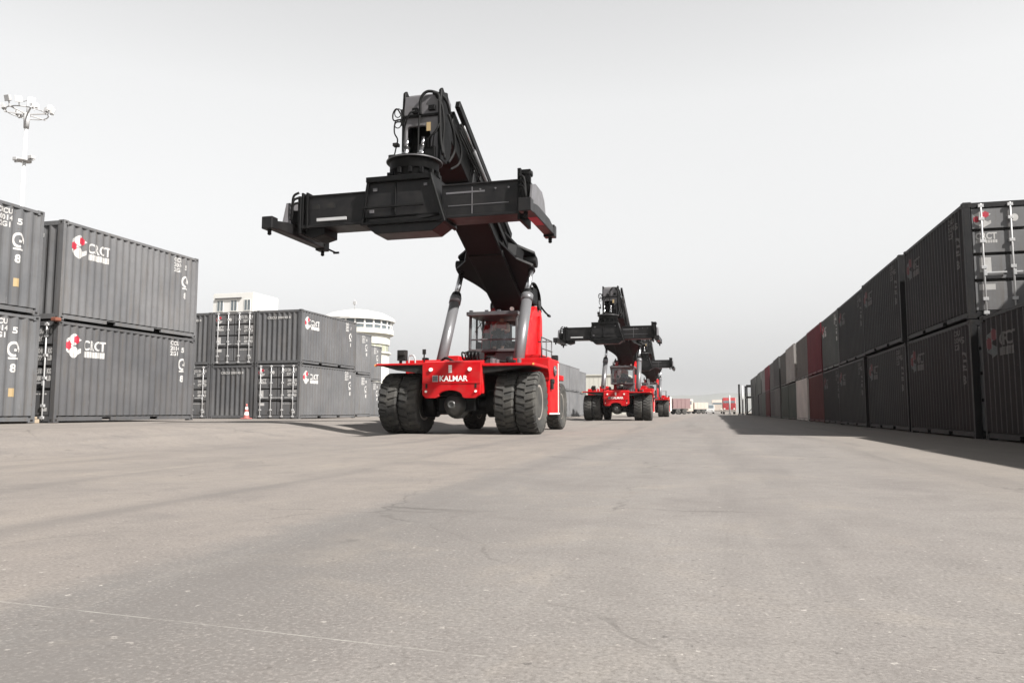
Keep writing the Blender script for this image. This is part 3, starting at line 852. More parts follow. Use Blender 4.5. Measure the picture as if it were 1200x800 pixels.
    for x in (cx0, cx1-.08):
        cb.beam((x+.04,cy0+.04,cz0+.09),(x+.04,cy0+.10,cz1-.12),.08,.08); cb.box(x,x+.08,cy1-.08,cy1,cz0+.09,cz1-.12)
        cb.box(x,x+.06,cy0+.75,cy0+.81,cz0+.09,cz1-.12)
    cb.box(cx0+.08,cx1-.08,cy0+.02,cy0+.07,cz0+.36,cz0+.41)
    cb.box(cx0+.08,cx1-.08,cy1-.06,cy1,cz0+.09,cz0+.45)
    for x in (cx0+.02, cx1-.10): cb.box(x,x+.06,cy0+.8,cy1-.08,cz0+.09,cz0+.40)
    co = cb.build('cab', 'cabgrey', root, bevel=.012)
    gl = MB(); gl.face([(cx0+.08,cy0+.06,cz0+.41),(cx1-.08,cy0+.06,cz0+.41),(cx1-.08,cy0+.10,cz1-.12),(cx0+.08,cy0+.10,cz1-.12)])
    gl.face([(cx0+.08,cy0+.045,cz0+.09),(cx1-.08,cy0+.045,cz0+.09),(cx1-.08,cy0+.045,cz0+.36),(cx0+.08,cy0+.045,cz0+.36)])
    for x in (cx0+.03, cx1-.03):
        gl.face([(x,cy0+.1,cz0+.1),(x,cy0+.75,cz0+.1),(x,cy0+.75,cz1-.12),(x,cy0+.14,cz1-.12)])
        gl.face([(x,cy0+.81,cz0+.4),(x,cy1-.08,cz0+.4),(x,cy1-.08,cz1-.12),(x,cy0+.81,cz1-.12)])
    gl.face([(cx0+.08,cy1-.03,cz0+.45),(cx1-.08,cy1-.03,cz0+.45),(cx1-.08,cy1-.03,cz1-.12),(cx0+.08,cy1-.03,cz1-.12)])
    gl.build('cab_glass', 'glass', co)
    st = MB(); st.box(-.30,.24,3.75,4.25,cz0+.30,cz0+.42); st.box(-.28,.22,4.15,4.28,cz0+.40,cz0+.98); st.box(-.2,.14,3.85,4.15,cz0+.09,cz0+.3)
    st.build('driver_seat', 'seat', co, bevel=.04, seg=2)
    sw = MB(); sw.lathe([(.19,0),(.205,.012),(.22,0),(.205,-.012),(.19,0)], (0,0,0), 'z', 24); 
    swo = sw.build('steering_wheel', 'dark', co, loc=(-.03,3.42,cz0+.66)); swo.rotation_euler.x = radians(35)
    ds = MB(); ds.box(-.5,-.32,3.3,3.6,cz0+.09,cz0+.62); ds.build('console', 'cabgrey', co, bevel=.015)
    wp = MB(); wp.tube([(-.35,cy0-.02,cz0+.42),(-.5,cy0+.02,cz0+.95)], .012); wp.beam((-.64,cy0,cz0+.62),(-.36,cy0+.02,cz0+1.0),.015,.02); wp.build('wiper', 'dark', co)
    lp = MB(); lp.cyl((.56,cy0-.02,cz1+.06),(.56,cy0-.10,cz1+.06),.06,n=14); lp.box(.53,.59,cy0-.05,cy0,cz1,cz1+.04); lp.build('roof_lamp', 'pale', co)
    for x in (-.8, -.3, .1): MB().box(x,x+.1,cy0-.1,cy0-.02,cz1+.005,cz1+.05).build('roof_marker', 'cabgrey', co)
    mr = MB(); mr.tube([(cx1,cy0,cz1-.2),(cx1+.15,cy0-.12,cz1-.2),(cx1+.16,cy0-.13,cz1-.6)], .015); mr.box(cx1+.06,cx1+.24,cy0-.17,cy0-.13,cz1-.62,cz1-.25); mr.build('mirror', 'dark', co)
    sd = MB(); sd.box(-.05,.70,3.2,4.4,1.80,2.42); 
    sd.build('cab_stand', 'cabgrey', root, bevel=.02)
    # boom nose
    n = MB()
    yf = -3.22
    pl = [(-.47,6.44),(-.47,7.5),(-.43,8.0),(.38,8.0),(.44,7.5),(.44,6.44),(.22,6.44),(.20,6.75)]
    pl += [(.02+.19*cos(radians(q)), 7.02+.24*sin(radians(q))) for q in range(0, 91, 18)]
    pl += [(-.30+.07*cos(radians(q)), 7.17+.09*sin(radians(q))) for q in range(90, 181, 18)] + [(-.37,6.44)]
    n.prism(pl, 'y', yf, yf+.08)
    n.prism([(yf+.08,7.98),(yf+.25,8.13),(-2.55,8.22),(-2.3,8.1),(-2.3,7.95),(-2.6,7.95)], 'x', -.42, .40)
    nn = n.build('boom_nose', 'nose', root, bevel=.015)
    sp = MB()
    for x0, x1 in ((-.50,-.43), (.40,.47)):
        sp.prism([(yf-.02,6.42),(yf-.02,7.55),(yf+.04,8.12),(yf+.14,8.20),(yf+.25,8.13),(-2.75,8.20),(-2.45,7.5),(-2.5,6.8),(-2.8,6.42)], 'x', x0, x1)
    sp.build('nose_cheek', 'black', nn, bevel=.012)
    bx = MB(); bx.box(-.42,.40,-2.75,-2.35,6.6,7.95); bx.box(-.44,.44,yf-.06,yf-.005,7.47,7.53); bx.box(-.40,.38,-2.6,-2.2,7.0,7.9); bx.build('nose_web', 'black', nn, bevel=.01)
    for x in (-.40, .0):
        t = MB(); t.cyl((x,yf-.02,6.50),(x+.01,yf+.03,6.78),.085,n=16); t.cyl((x+.01,yf+.03,6.78),(x+.02,yf+.06,7.0),.045,n=12); t.cyl((x,yf-.02,6.56),(x,yf-.02,6.60),.1,n=16)
        t.build('damping_cylinder', 'chrome', nn)
    MB().box(.12,.22,yf-.012,yf-.002,7.12,7.33).build('warning_sticker', 'yellow', nn)
    hh = MB()
    hh.curve([(-.02,yf-.06,7.5),(.0,yf-.10,7.85),(.12,yf-.08,8.03),(.3,yf,8.05),(.5,yf+.2,7.95),(.58,yf+.4,7.6)], .035)
    hh.curve([(.30,yf-.05,8.0),(.44,yf-.06,7.9),(.47,yf-.07,7.4),(.49,yf-.06,6.9),(.55,yf-.05,6.5)], .04)
    hh.curve([(.36,yf-.05,7.95),(.50,yf-.02,7.7),(.55,yf+.0,7.2),(.53,yf,6.8),(.58,yf,6.4)], .03)
    hh.curve([(-.03,yf-.06,7.5),(-.05,yf-.08,7.2),(-.06,yf-.07,6.8),(-.08,yf-.06,6.5)], .022)
    hh.curve([(-.48,yf-.02,7.5),(-.62,yf-.03,7.72),(-.72,yf-.03,7.62),(-.70,yf-.03,7.45),(-.5,yf-.02,7.46)], .018)
    hh.curve([(-.5,yf-.02,7.4),(-.66,yf-.03,7.38),(-.68,yf-.03,7.15),(-.60,yf-.03,6.98),(-.62,yf-.03,6.8)], .018)
    hh.curve([(.55,yf+.3,7.6),(.62,yf+.5,7.2),(.6,yf+.6,6.8),(.52,yf+.4,6.45)], .035)
    hh.curve([(.55,yf+.5,7.5),(.66,yf+.9,7.0),(.62,yf+.9,6.6),(.5,yf+.6,6.35)], .03)
    hh.build('nose_hose', 'hose', nn)
    vb = MB(); vb.box(.10,.36,yf-.10,yf-.003,6.46,6.72); vb.box(-.22,-.08,yf-.09,yf-.003,7.56,7.68); vb.box(.18,.34,yf-.07,yf-.003,7.60,7.72)
    for k in range(4): vb.curve([(.13+.06*k,yf-.10,6.66),(.16+.07*k,yf-.17,6.82+.04*k),(.30+.05*k,yf-.14,6.95+.06*k),(.43+.02*k,yf-.04,7.1+.08*k)], .018)
    vb.curve([(-.15,yf-.09,7.6),(-.25,yf-.16,7.52),(-.38,yf-.13,7.2),(-.42,yf-.09,6.7),(-.34,yf-.07,6.48)], .02)
    vb.build('nose_valve', 'black', nn, bevel=.006)
    rg = MB()
    for dz in (7.62, 7.36): rg.tube([(-.60+.085*cos(2*pi*k/18), yf-.02, dz+.105*sin(2*pi*k/18)) for k in range(19)], .012, 6)
    rg.box(-.52,-.46,yf-.03,yf-.01,7.3,7.7); rg.build('cable_ring', 'hose', nn)
    lm = MB(); lm.box(-.72,-.58,yf-.05,yf+.08,6.82,6.9); lm.box(-.80,-.64,yf-.1,yf,6.42,6.60); lm.beam((-.72,yf,6.5),(-.56,yf,6.2),.05,.05); lm.beam((-.70,yf,6.55),(-.64,yf+.02,6.86),.03,.03); lm.build('nose_lamp', 'dark', nn, bevel=.01)
    # rotator
    r = MB(); c0 = (SX+.02, -3.3, 0)
    r.lathe([(.48,5.86),(.52,5.9),(.52,6.08),(.57,6.10),(.57,6.30),(.64,6.31),(.64,6.37),(.50,6.42)], c0, 'z', 36)
    for k in range(14):
        a_ = 2*pi*k/14; r.box(c0[0]+.58*cos(a_)-.04, c0[0]+.58*cos(a_)+.04, c0[1]+.58*sin(a_)-.04, c0[1]+.58*sin(a_)+.04, 5.95, 6.08)
    ro = r.build('rotator', 'black', root, bevel=.006)
    r = MB(); r.lathe([(.645,6.325),(.655,6.33),(.655,6.345),(.645,6.35)], c0, 'z', 36); r.build('slew_ring', 'nose', ro)
    # spreader
    e = MB(); X = lambda v: v + SX
    e.prism([(X(-.86),5.90),(X(-1.0),4.86),(X(-.72),4.60),(X(.66),4.60),(X(.92),4.78),(X(.62),5.86)], 'y', -3.80, -3.12)
    so = e.build('spreader_frame', 'satin', root, bevel=.015)
    e = MB()
    e.box(X(-.92),X(.66),-3.9,-2.75,5.78,5.90); e.prism([(X(.60),5.86),(X(.66),5.86),(X(1.0),4.78),(X(.93),4.74)], 'y', -3.90, -3.05)
    e.prism([(X(-.84),5.86),(X(-.90),5.86),(X(-1.05),4.84),(X(-.99),4.84)], 'y', -3.88, -3.05)
    e.box(X(-1.05),X(.96),-3.88,-3.06,4.80,4.86); e.box(X(-1.0),X(.9),-3.84,-3.1,4.96,5.0)
    e.box(X(-.25),X(-.21),-3.84,-3.80,5.02,5.76)
    e.build('frame_rib', 'black', so, bevel=.006)
    for x, z, rr in ((-.72,5.62,.05),(-.80,5.12,.05),(.50,5.66,.04)): MB().box(X(x)-rr,X(x)+rr,-3.83,-3.80,z-rr*.7,z+rr*.7).build('sensor_plate', 'nose', so)
    e = MB(); e.box(X(-.95),X(.5),-3.96,-3.90,5.16,5.20); 
    for q in range(4): e.curve([(X(-.9),-3.85,4.92-.02*q),(X(-.3),-3.86,4.90-.03*q),(X(.3),-3.85,4.93-.02*q),(X(.85),-3.8,4.96)], .018)
    e.build('spreader_hose', 'hose', so)
    for sx in (-1, 1):
        b = MB(); xa = X(sx*.85); xb = X(sx*2.62)
        x0, x1 = sorted((xa, xb))
        b.box(x0, x1, -3.70, -3.14, 4.92, 5.62)
        b.box(x0, x1, -3.76, -3.08, 4.86, 4.92); b.box(x0, x1, -3.73, -3.11, 5.60, 5.64)
        bo2 = b.build('telescopic_beam', 'satin', root, bevel=.01)
        if sx < 0:
            for x in (-2.28, -1.88):
                h = MB(); h.prism([(X(x)+.10*cos(radians(q)), 5.34+.10*sin(radians(q))) for q in range(-20, 201, 20)], 'y', -3.706, -3.70)
                h.build('lightening_hole', 'dark', bo2)
            MB().box(X(-2.2),X(-1.45),-3.80,-3.765,4.99,5.06).build('guide_rail', 'steel', bo2)
            for x in (-2.62, -2.50): MB().box(X(x),X(x)+.05,-3.78,-2.9,4.84,5.70).build('beam_flange', 'black', bo2, bevel=.006)
            MB().prism([(X(-2.50),4.88),(X(-2.05),4.88),(X(-2.05),4.70),(X(-2.35),4.62),(X(-2.55),4.70)], 'y', -3.7, -3.05).build('beam_bracket', 'black', bo2, bevel=.01)
        else:
            h = MB(); h.box(X(.95),X(1.85),-3.708,-3.70,5.42,5.46); h.box(X(1.0),X(2.4),-3.712,-3.70,5.14,5.155); h.box(X(1.55),X(1.57),-3.712,-3.70,4.95,5.55); h.build('beam_seam', 'nose', bo2)
            for x in (1.75,2.1,2.4): MB().cyl((X(x),-3.70,5.48),(X(x),-3.72,5.48),.02,n=8).build('beam_bolt', 'nose', bo2)
        # end bracket and twistlock beam along y
        k = MB(); xe = X(sx*2.62); xo = X(sx*2.90)
        x0, x1 = sorted((xe, xe + sx*.08))
        k.box(x0, x1, -3.80, -2.85, 4.72, 5.86 if sx > 0 else 5.62)
        x0, x1 = sorted((xe + sx*.08, xo))
        k.box(x0, x1, -3.74, -3.66, 5.0, 5.84 if sx > 0 else 5.3)
        k.box(x0, x1, -3.05, -2.97, 4.9, 5.6 if sx > 0 else 5.3)
        k.box(x0, x1, -3.66, -3.05, 4.95, 5.02)
        if sx > 0:
            k.box(x0, x1, -3.74, -3.0, 5.50, 5.56); k.cyl((x0, -3.68, 5.74), (x1+.03, -3.68, 5.74), .07, n=14)
        k.build('end_bracket', 'black', bo2, bevel=.01)
        hz_ = MB()
        for q in range(3): hz_.curve([(xe+sx*.04, -3.82, 5.7-.12*q), (xe+sx*.16, -3.86, 5.6-.1*q), (xe+sx*.2, -3.84, 5.3-.05*q), (xe+sx*.25, -3.8, 5.05)], .03)
        hz_.build('twistlock_hose', 'hose', bo2)
        xe0, xe1 = sorted((X(sx*2.86), X(sx*3.10)))
        t = MB(); t.prism([(-4.40,4.72),(-2.20,4.72),(-2.20,4.88),(-2.7,4.98),(-3.9,4.98),(-4.40,4.90)], 'x', xe0, xe1)
        for y in (-4.62, -2.22): t.box(xe0-.015, xe1+.015, y, y+.24, 4.68, 4.96)
        teo = t.build('end_beam', 'satin', root, bevel=.012)
        t = MB()
        t.prism([(-4.0,4.975),(-3.85,5.46),(-3.55,5.55),(-2.9,5.55),(-2.65,5.40),(-2.45,4.985)], 'x', *sorted((X(sx*2.93), X(sx*2.97))))
        t.build('gusset_plate', 'nose', teo)
        if sx > 0:
            MB().box(xe0+.02, xe1-.02, -3.9, -3.2, 4.715, 4.7195).build('warning_stripe', 'logored', teo)
            MB().box(xe0-.006, xe0, -3.9, -2.7, 4.93, 4.975).build('white_stripe', 'white', teo)
        for y in (-4.50, -2.08):
            xm = (xe0+xe1)/2
            q = MB(); q.cyl((xm,y,4.70),(xm,y,4.62),.045,n=12); q.lathe([(.015,4.55),(.045,4.57),(.045,4.60),(.03,4.63)], (xm,y,0), 'z', 12); q.build('twistlock', 'black', teo)
        if sx < 0:
            q = MB(); q.tube([(xm,-1.97,4.80),(xm+.02,-1.7,4.78),(xm+.05,-1.45,4.76)], .025); q.box(xm-.03,xm+.13,-1.47,-1.43,4.74,4.79); q.build('sensor_arm', 'black', teo)
    return root

st1 = make_stacker()
GM = 'reach stackers driving along the yard'
tag(st1, 'nearest red and black reach stacker with raised boom and wide spreader', 'reach stacker', GM)
driver = make_person()
SEAT = Vector((-.03, 3.95, 2.84))
def place(o, x, y): o.location = (x, y, 0)
places = [(-6.46, 19.4), (-5.88, 48.9), (-6.55, 80.0)]
st2 = copy_tree(st1); st3 = copy_tree(st1)
place(st1, *places[0]); place(st2, *places[1]); place(st3, *places[2])
tag(st2, 'middle red and black reach stacker, whole, between the near and the partly hidden one', 'reach stacker')
tag(st3, 'farthest red and black reach stacker, half hidden behind the middle one', 'reach stacker')
d2 = copy_tree(driver)
for o, (x, y), lb in ((driver, places[0], 'driver in a red work vest seated in the cab of the nearest machine'), (d2, places[1], 'driver in a red work vest seated in the cab of the middle machine')):
    o.location = Vector((x, y, 0)) + SEAT
    tag(o, lb, 'person', 'drivers in the machine cabs')

# ------------------------------------------------------------------ light mast
mx, my = -55.9, 50.
m = empty('floodlight_mast', (mx, my, 0))
tag(m, 'tall white floodlight mast with a ring of lamps above the left containers', 'light mast')
MB().cyl((0,0,0), (0,0,25.6), .21, .12, 20).build('pole', 'mastw', m)
p = MB(); p.cyl((0,0,21.6),(0,0,21.75),.55,n=16); p.box(-1.0,1.0,-.06,.06,21.62,21.70)
po = p.build('mast_collar', 'lampgrey', m)
for x in (-.85, .75): MB().box(x-.22,x+.22,-.2,.2,21.75,22.05).build('collar_lamp', 'lampgrey', po, bevel=.03)
h = MB(); h.cyl((0,0,24.5),(0,0,25.8),.20,.26,16)
for a in (.35, 1.5, 2.75, 3.6, 4.7, 5.7):
    h.beam((0,0,25.7),(1.75*cos(a),1.75*sin(a),25.85),.10,.10)
pts = [(1.55*cos(2*pi*k/24), 1.55*sin(2*pi*k/24), 25.85) for k in range(25)]
h.tube(pts, .045, 6); h.cyl((0,0,25.7),(0,0,27.2),.06,n=8); h.beam((-.5,0,26.9),(.45,0,27.0),.05,.05)
ho = h.build('head_frame', 'lampgrey', m)
for k, (a, dz, mt) in enumerate(((.35,0,'mastw'),(.85,.05,'mastw'),(1.5,.5,'lampgrey'),(2.75,0,'lampgrey'),(3.6,.0,'lampgrey'),(4.7,.1,'lampgrey'),(5.2,.0,'mastw'),(5.7,.05,'mastw'),(2.1,.9,'mastw'))):
    l = MB(); l.box(-.22,.22,-.12,.14,-.2,.24); l.box(-.26,.26,.14,.18,-.24,.28); l.box(-.04,.04,-.05,.05,-.5,-.2)
    lo = l.build('floodlight', mt, ho, bevel=.03, loc=(1.8*cos(a), 1.8*sin(a), 26.3 + dz))
    lo.rotation_euler = (radians(-15), 0, a - pi/2)

# ------------------------------------------------------------------ buildings
b = empty('white_building', (-77.4, 115., 0))
tag(b, 'tall white flat-roofed building rising behind the left containers', 'building')
MB().box(-3.8,3.8,-5,2.5,0,20.2).build('wall', 'wall', b)
MB().box(-3.75,3.75,-4.95,2.45,20.204,20.3).build('roof', 'wall', b)
w = MB(); w.box(-3.4,1.7,-5.25,-5.003,19.35,19.5); w.build('canopy', 'nose', b)
for fl in range(5):
    for x in (-2.45, .2, 2.75):
        z = 17.3 - fl*3.3
        f = empty('window', (x, -5.0, z), 0, b)
        q = MB(); q.box(-.62,.62,-.1,.0,-.1,0); q.box(-.62,-.55,-.06,0,0,1.75); q.box(.55,.62,-.06,0,0,1.75); q.box(-.62,.62,-.06,0,1.75,1.83); q.box(-.04,.04,-.06,0,0,1.75); q.build('frame', 'wall', f)
        MB().box(-.55,.55,-.03,-.004,0,1.75).build('pane', 'window', f)
t = empty('control_tower', (-44.6, 90., 0))
tag(t, 'broad white control tower with ring of windows behind the corner stack', 'control tower')
MB().lathe([(4.15,0),(4.15,7.9),(4.4,7.95),(4.4,8.15),(4.0,8.2),(4.0,9.1),(4.2,9.12),(4.25,10.3),(4.7,10.4),(4.72,11.0),(4.35,11.02)], (0,0,0), 'z', 24, False).build('shaft', 'cream', t)
for k in range(24):
    a0 = 2*pi*(k+.12)/24; a1 = 2*pi*(k+.88)/24
    w = MB(); w.face([(4.03*cos(a0),4.03*sin(a0),8.25),(4.03*cos(a1),4.03*sin(a1),8.25),(4.03*cos(a1),4.03*sin(a1),9.05),(4.03*cos(a0),4.03*sin(a0),9.05)]); w.build('window', 'paneg', t)
MB().lathe([(4.4,11.02),(4.45,12.1)], (0,0,0), 'z', 24, False).build('lookout_window', 'window', t)
mu = MB()
for k in range(24):
    a = 2*pi*(k+.5)/24; mu.beam((4.40*cos(a),4.40*sin(a),11.02), (4.47*cos(a),4.47*sin(a),12.1), .20, .16)
mu.lathe([(4.42,11.45),(4.5,11.45),(4.51,11.6),(4.43,11.6)], (0,0,0), 'z', 24, False)
mu.build('mullion', 'wall', t)
MB().lathe([(4.85,12.1),(4.9,12.35),(4.6,12.6),(3.4,13.2),(1.6,13.6),(.3,13.7)], (0,0,0), 'z', 24, False).build('roof', 'wall', t)
an = MB(); an.cyl((-.2,-.5,13.5),(-.2,-.5,15.0),.05,n=6); an.box(-.4,.0,-.6,-.4,14.4,14.8); an.build('antenna', 'lampgrey', t)
b2 = empty('cream_warehouse', (-18.9, 128., 0))
tag(b2, 'low cream warehouse behind the second machine, left of its wheels', 'building')
q = MB()
for k in range(14): q.box(-5.2+k*.75,-5.2+k*.75+.70,-4,4,0,6.4)
q.box(-5.2,5.25,-3.95,3.95,0,6.35)
q.build('wall', 'cream', b2); MB().box(-5.4,5.45,-4.15,4.15,6.4,6.6).build('roof', 'cream', b2)

# ------------------------------------------------------------------ far vehicles
def wheel(x, y, parent, r=.5, w=.3):
    q = MB(); q.lathe([(r*.5,-w/2),(r*.9,-w/2),(r,-w*.35),(r,w*.35),(r*.9,w/2),(r*.5,w/2)], (0,0,0), 'x', 20)
    o = q.build('wheel', 'rubber', parent, loc=(x, y, r))
    MB().lathe([(.08,-w*.4),(r*.5,-w*.36),(r*.5,w*.36),(.08,w*.4)], (0,0,0), 'x', 14).build('rim', 'rim', o)
    return o
def truck(x, y, rz, cabm, boxm, label, boxh=1.6, group=None, blen=7.):
    t = empty('parked_truck', (x, y, 0), rz); tag(t, label, 'truck', group)
    c = MB(); c.prism([(-4.6,.55),(-2.7,.55),(-2.7,3.2),(-4.1,3.2),(-4.55,2.1)], 'x', -1.22, 1.22); co = c.build('cab', cabm, t, bevel=.08, seg=2)
    MB().prism([(-4.50,2.15),(-4.08,3.05),(-4.12,3.07),(-4.55,2.17)], 'x', -1.08, 1.08).build('windscreen', 'window', co)
    s = MB(); s.box(-1.235,1.235,-4.0,-3.1,2.05,2.85); s.build('side_window', 'window', co)
    MB().box(-1.2,1.2,-4.72,-4.6,.45,.85).build('bumper', 'rim', co, bevel=.03)
    for sx in (-.9, .9): MB().box(sx-.15,sx+.15,-4.66,-4.58,.95,1.15).build('headlight', 'pale', co)
    MB().box(-.45,.45,-4.0,blen-2.6,.75,1.0).build('chassis', 'dark', t)
    l = MB(); l.box(-1.22,1.22,-2.5,blen-2.5,1.05,1.2); l.box(-1.2,1.2,-2.45,blen-2.55,1.21,1.21+boxh)
    for k in range(int(blen/.8)): l.box(-1.24,1.24,-2.4+k*.8,-2.3+k*.8,1.21,1.2+boxh)
    l.build('cargo_body', boxm, t, bevel=.02)
    for yy in (-3.7, blen-5.0, blen-3.7):
        for sx in (-1.0, 1.0): wheel(sx, yy, t)
    return t
GT = 'vehicles far down the yard'
truck(-5.6, 146., radians(-62), 'wall', 'pinkred', 'far white-cabbed truck with a pinkish red body beyond the machines', 1.7, GT, 3.6)
truck(-2.6, 178., radians(-60), 'vehicle', 'vehicle', 'far beige truck parked right of the white-cabbed one', 1.3, GT, 3.6)
truck(3.0, 158., 0.0, 'truckred', 'truckred', 'small-looking red truck box at the far end of the right row', 1.9, GT, 6.)
truck(.9, 190., radians(0), 'vehicle', 'vehicle', 'faint brownish red truck farther than the red truck box', 1.8, GT, 8.)
def car(x, y, label, mat):
    t = empty('parked_van', (x, y, 0)); tag(t, label, 'van', GT)
    c = MB(); c.prism([(-2.4,.35),(2.3,.35),(2.35,1.9),(2.1,2.1),(-1.2,2.1),(-1.9,1.25),(-2.35,1.1)], 'x', -.95, .95); co = c.build('body', mat, t, bevel=.08, seg=2)
    MB().prism([(-1.93,1.28),(-1.28,2.0),(-1.33,2.03),(-1.98,1.3)], 'x', -.85, .85).build('windscreen', 'window', co)
    for sx in (-.65, .65): MB().box(sx-.15,sx+.15,-2.44,-2.36,.7,.9).build('headlight', 'pale', co)
    for yy in (-1.5, 1.5):
        for sx in (-.85, .85): wheel(sx, yy, t, .34, .22)
car(-.75, 185., 'white van in the distance where the yard runs out', 'white')

# open frame, posts beyond the right row
f = empty('flat_rack', (6.1, 124., 0)); tag(f, 'open steel frame standing at the far end of the right row', 'flat rack')
for k, z in enumerate((0.0, 2.62)):
    q = MB(); q.box(-1.2,1.2,-3,3,z+.0,z+.22)
    if k == 0:
        for sx in (-1.1, 1.1):
            for sy in (-2.9, 2.9): q.box(sx-.1,sx+.1,sy-.1,sy+.1,z+.22,z+2.6)
        q.beam((-1.1,-2.9,.3),(1.1,-2.9,2.5),.1,.1)
    else:
        for sx in (-1.1, 1.1):
            for sy in (-2.9, 2.9): q.box(sx-.1,sx+.1,sy-.1,sy+.1,z+.22,z+1.75)
        q.box(-1.2,1.2,-3.0,-2.8,z+1.75,z+1.95); q.box(-1.2,1.2,2.8,3.0,z+1.75,z+1.95)
    q.build('rack_frame' if k == 0 else 'upper_rack_frame', 'black', f)
for x, y, h, mt, lb in ((3.9,122.,4.7,'black','thin dark post left of the open steel frame'), (4.5,126.,4.6,'white','thin white post touching the open steel frame'), (3.0,150.,3.6,'lampgrey','thin grey post near the far red truck')):
    p = empty('marker_post', (x, y, 0)); tag(p, lb, 'post')
    MB().cyl((0,0,0),(0,0,h),.15,n=12).build('post', mt, p); MB().box(-.25,.25,-.25,.25,0,.2).build('base', 'nose', p)

# ------------------------------------------------------------------ ground
def ground_mat():
    m, nt, b = new_mat('worn_concrete')
    geo = N(nt, 'ShaderNodeNewGeometry'); v = geo.outputs['Position']
    sep = N(nt, 'ShaderNodeSeparateXYZ'); nt.links.new(v, sep.inputs[0])
    x, y = sep.outputs[0], sep.outputs[1]
    wob = noise(nt, v, .8, 4, .6)
    wob2 = noise(nt, v, .09, 4, .6)
    grain = noise(nt, v, 70, 3, .7)
    mid = noise(nt, v, 6, 6, .65)
    strk = noise(nt, v, 1.1, 6, .65, stretch=(1.6, .10, 1), dist=.4)
    blot = noise(nt, v, .33, 5, .6, stretch=(1, .45, 1))
    # poured lanes: warm at the left, greyer in the middle
    xe = mth(nt, 'ADD', x, mth(nt, 'MULTIPLY_ADD', noise(nt, v, 2.2, 6, .65), .7, -.35))
    lane = N(nt, 'ShaderNodeMapRange', interpolation_type='SMOOTHSTEP'); lane.inputs[1].default_value = -2.30; lane.inputs[2].default_value = -1.95
    nt.links.new(xe, lane.inputs[0])
    warm = mix(nt, ramp(nt, blot, [(.35, (0,0,0)), (.68, (1,1,1))]), (0.186, 0.170, 0.152), (0.160, 0.149, 0.138))
    cool = mix(nt, ramp(nt, blot, [(.35, (0,0,0)), (.68, (1,1,1))]), (0.167, 0.162, 0.153), (0.149, 0.140, 0.133))
    c = mix(nt, lane.outputs[0], warm, cool)
    sk_ = N(nt, 'ShaderNodeMapRange', interpolation_type='SMOOTHSTEP'); sk_.inputs[1].default_value = -.3; sk_.inputs[2].default_value = -1.9
    nt.links.new(xe, sk_.inputs[0])
    fy = N(nt, 'ShaderNodeMapRange', interpolation_type='SMOOTHSTEP'); fy.inputs[1].default_value = 10.; fy.inputs[2].default_value = 3.5
    nt.links.new(mth(nt, 'ADD', y, mth(nt, 'MULTIPLY', wob2, 3.)), fy.inputs[0])
    c = mix(nt, mth(nt, 'MULTIPLY', mth(nt, 'MULTIPLY', lane.outputs[0], sk_.outputs[0]), mth(nt, 'MULTIPLY_ADD', fy.outputs[0], .68, .14)), c, (.112, .110, .106))
    patch = noise(nt, v, 1.1, 7, .62, dist=.6)
    c = mix(nt, ramp(nt, patch, [(.28, (.62, .62, .62)), (.49, (0, 0, 0))]), c, (.108, .102, .098))
    c = mix(nt, ramp(nt, patch, [(.53, (0, 0, 0)), (.72, (.55, .55, .55))]), c, (.218, .200, .172))
    chip = noise(nt, v, 26, 4, .6); scuff = noise(nt, v, 13, 6, .7, stretch=(.6, 1.3, 1))
    c = mix(nt, ramp(nt, scuff, [(.28, (.6, .6, .6)), (.44, (0, 0, 0))]), c, (.105, .098, .092))
    c = mix(nt, ramp(nt, scuff, [(.57, (0, 0, 0)), (.74, (.45, .45, .45))]), c, (.22, .208, .19))
    c = mix(nt, ramp(nt, chip, [(.655, (0, 0, 0)), (.69, (.9, .9, .9))]), c, (.30, .29, .27))
    c = mix(nt, ramp(nt, chip, [(.31, (.8, .8, .8)), (.35, (0, 0, 0))]), c, (.07, .067, .063))
    # warm again towards the right row
    lr = N(nt, 'ShaderNodeMapRange', interpolation_type='SMOOTHSTEP'); lr.inputs[1].default_value = 1.2; lr.inputs[2].default_value = 3.0
    nt.links.new(xe, lr.inputs[0])
    c = mix(nt, mth(nt, 'MULTIPLY', lr.outputs[0], .6), c, (0.187, 0.171, 0.149))
    sd = ramp(nt, strk, [(.48, (0,0,0)), (.75, (.42,.42,.42))])
    c = mix(nt, sd, c, (0.108, 0.102, 0.096))
    sl = ramp(nt, strk, [(.2, (.35,.35,.35)), (.42, (0,0,0))])
    c = mix(nt, sl, c, (0.223, 0.209, 0.191))
    c = mix(nt, ramp(nt, mid, [(.5, (0,0,0)), (.8, (.4,.4,.4))]), c, (0.119, 0.109, 0.102))
    c = mix(nt, ramp(nt, grain, [(.51, (0,0,0)), (.64, (.6,.6,.6))]), c, (0.101, 0.094, 0.086))
    c = mix(nt, ramp(nt, grain, [(.34, (.5,.5,.5)), (.46, (0,0,0))]), c, (0.245, 0.230, 0.216))
    # faint long tyre sweeps along the lane
    cx_ = mth(nt, 'SUBTRACT', mth(nt, 'SUBTRACT', x, mth(nt, 'MULTIPLY', mth(nt, 'POWER', mth(nt, 'MAXIMUM', y, 0.), 1.35), -.012)), mth(nt, 'MULTIPLY', wob2, 3.0))
    tw = N(nt, 'ShaderNodeTexWave', wave_type='BANDS', bands_direction='X'); cmb = N(nt, 'ShaderNodeCombineXYZ'); nt.links.new(cx_, cmb.inputs[0])
    tw.inputs['Scale'].default_value = .16; tw.inputs['Distortion'].default_value = 0; nt.links.new(cmb.outputs[0], tw.inputs['Vector'])
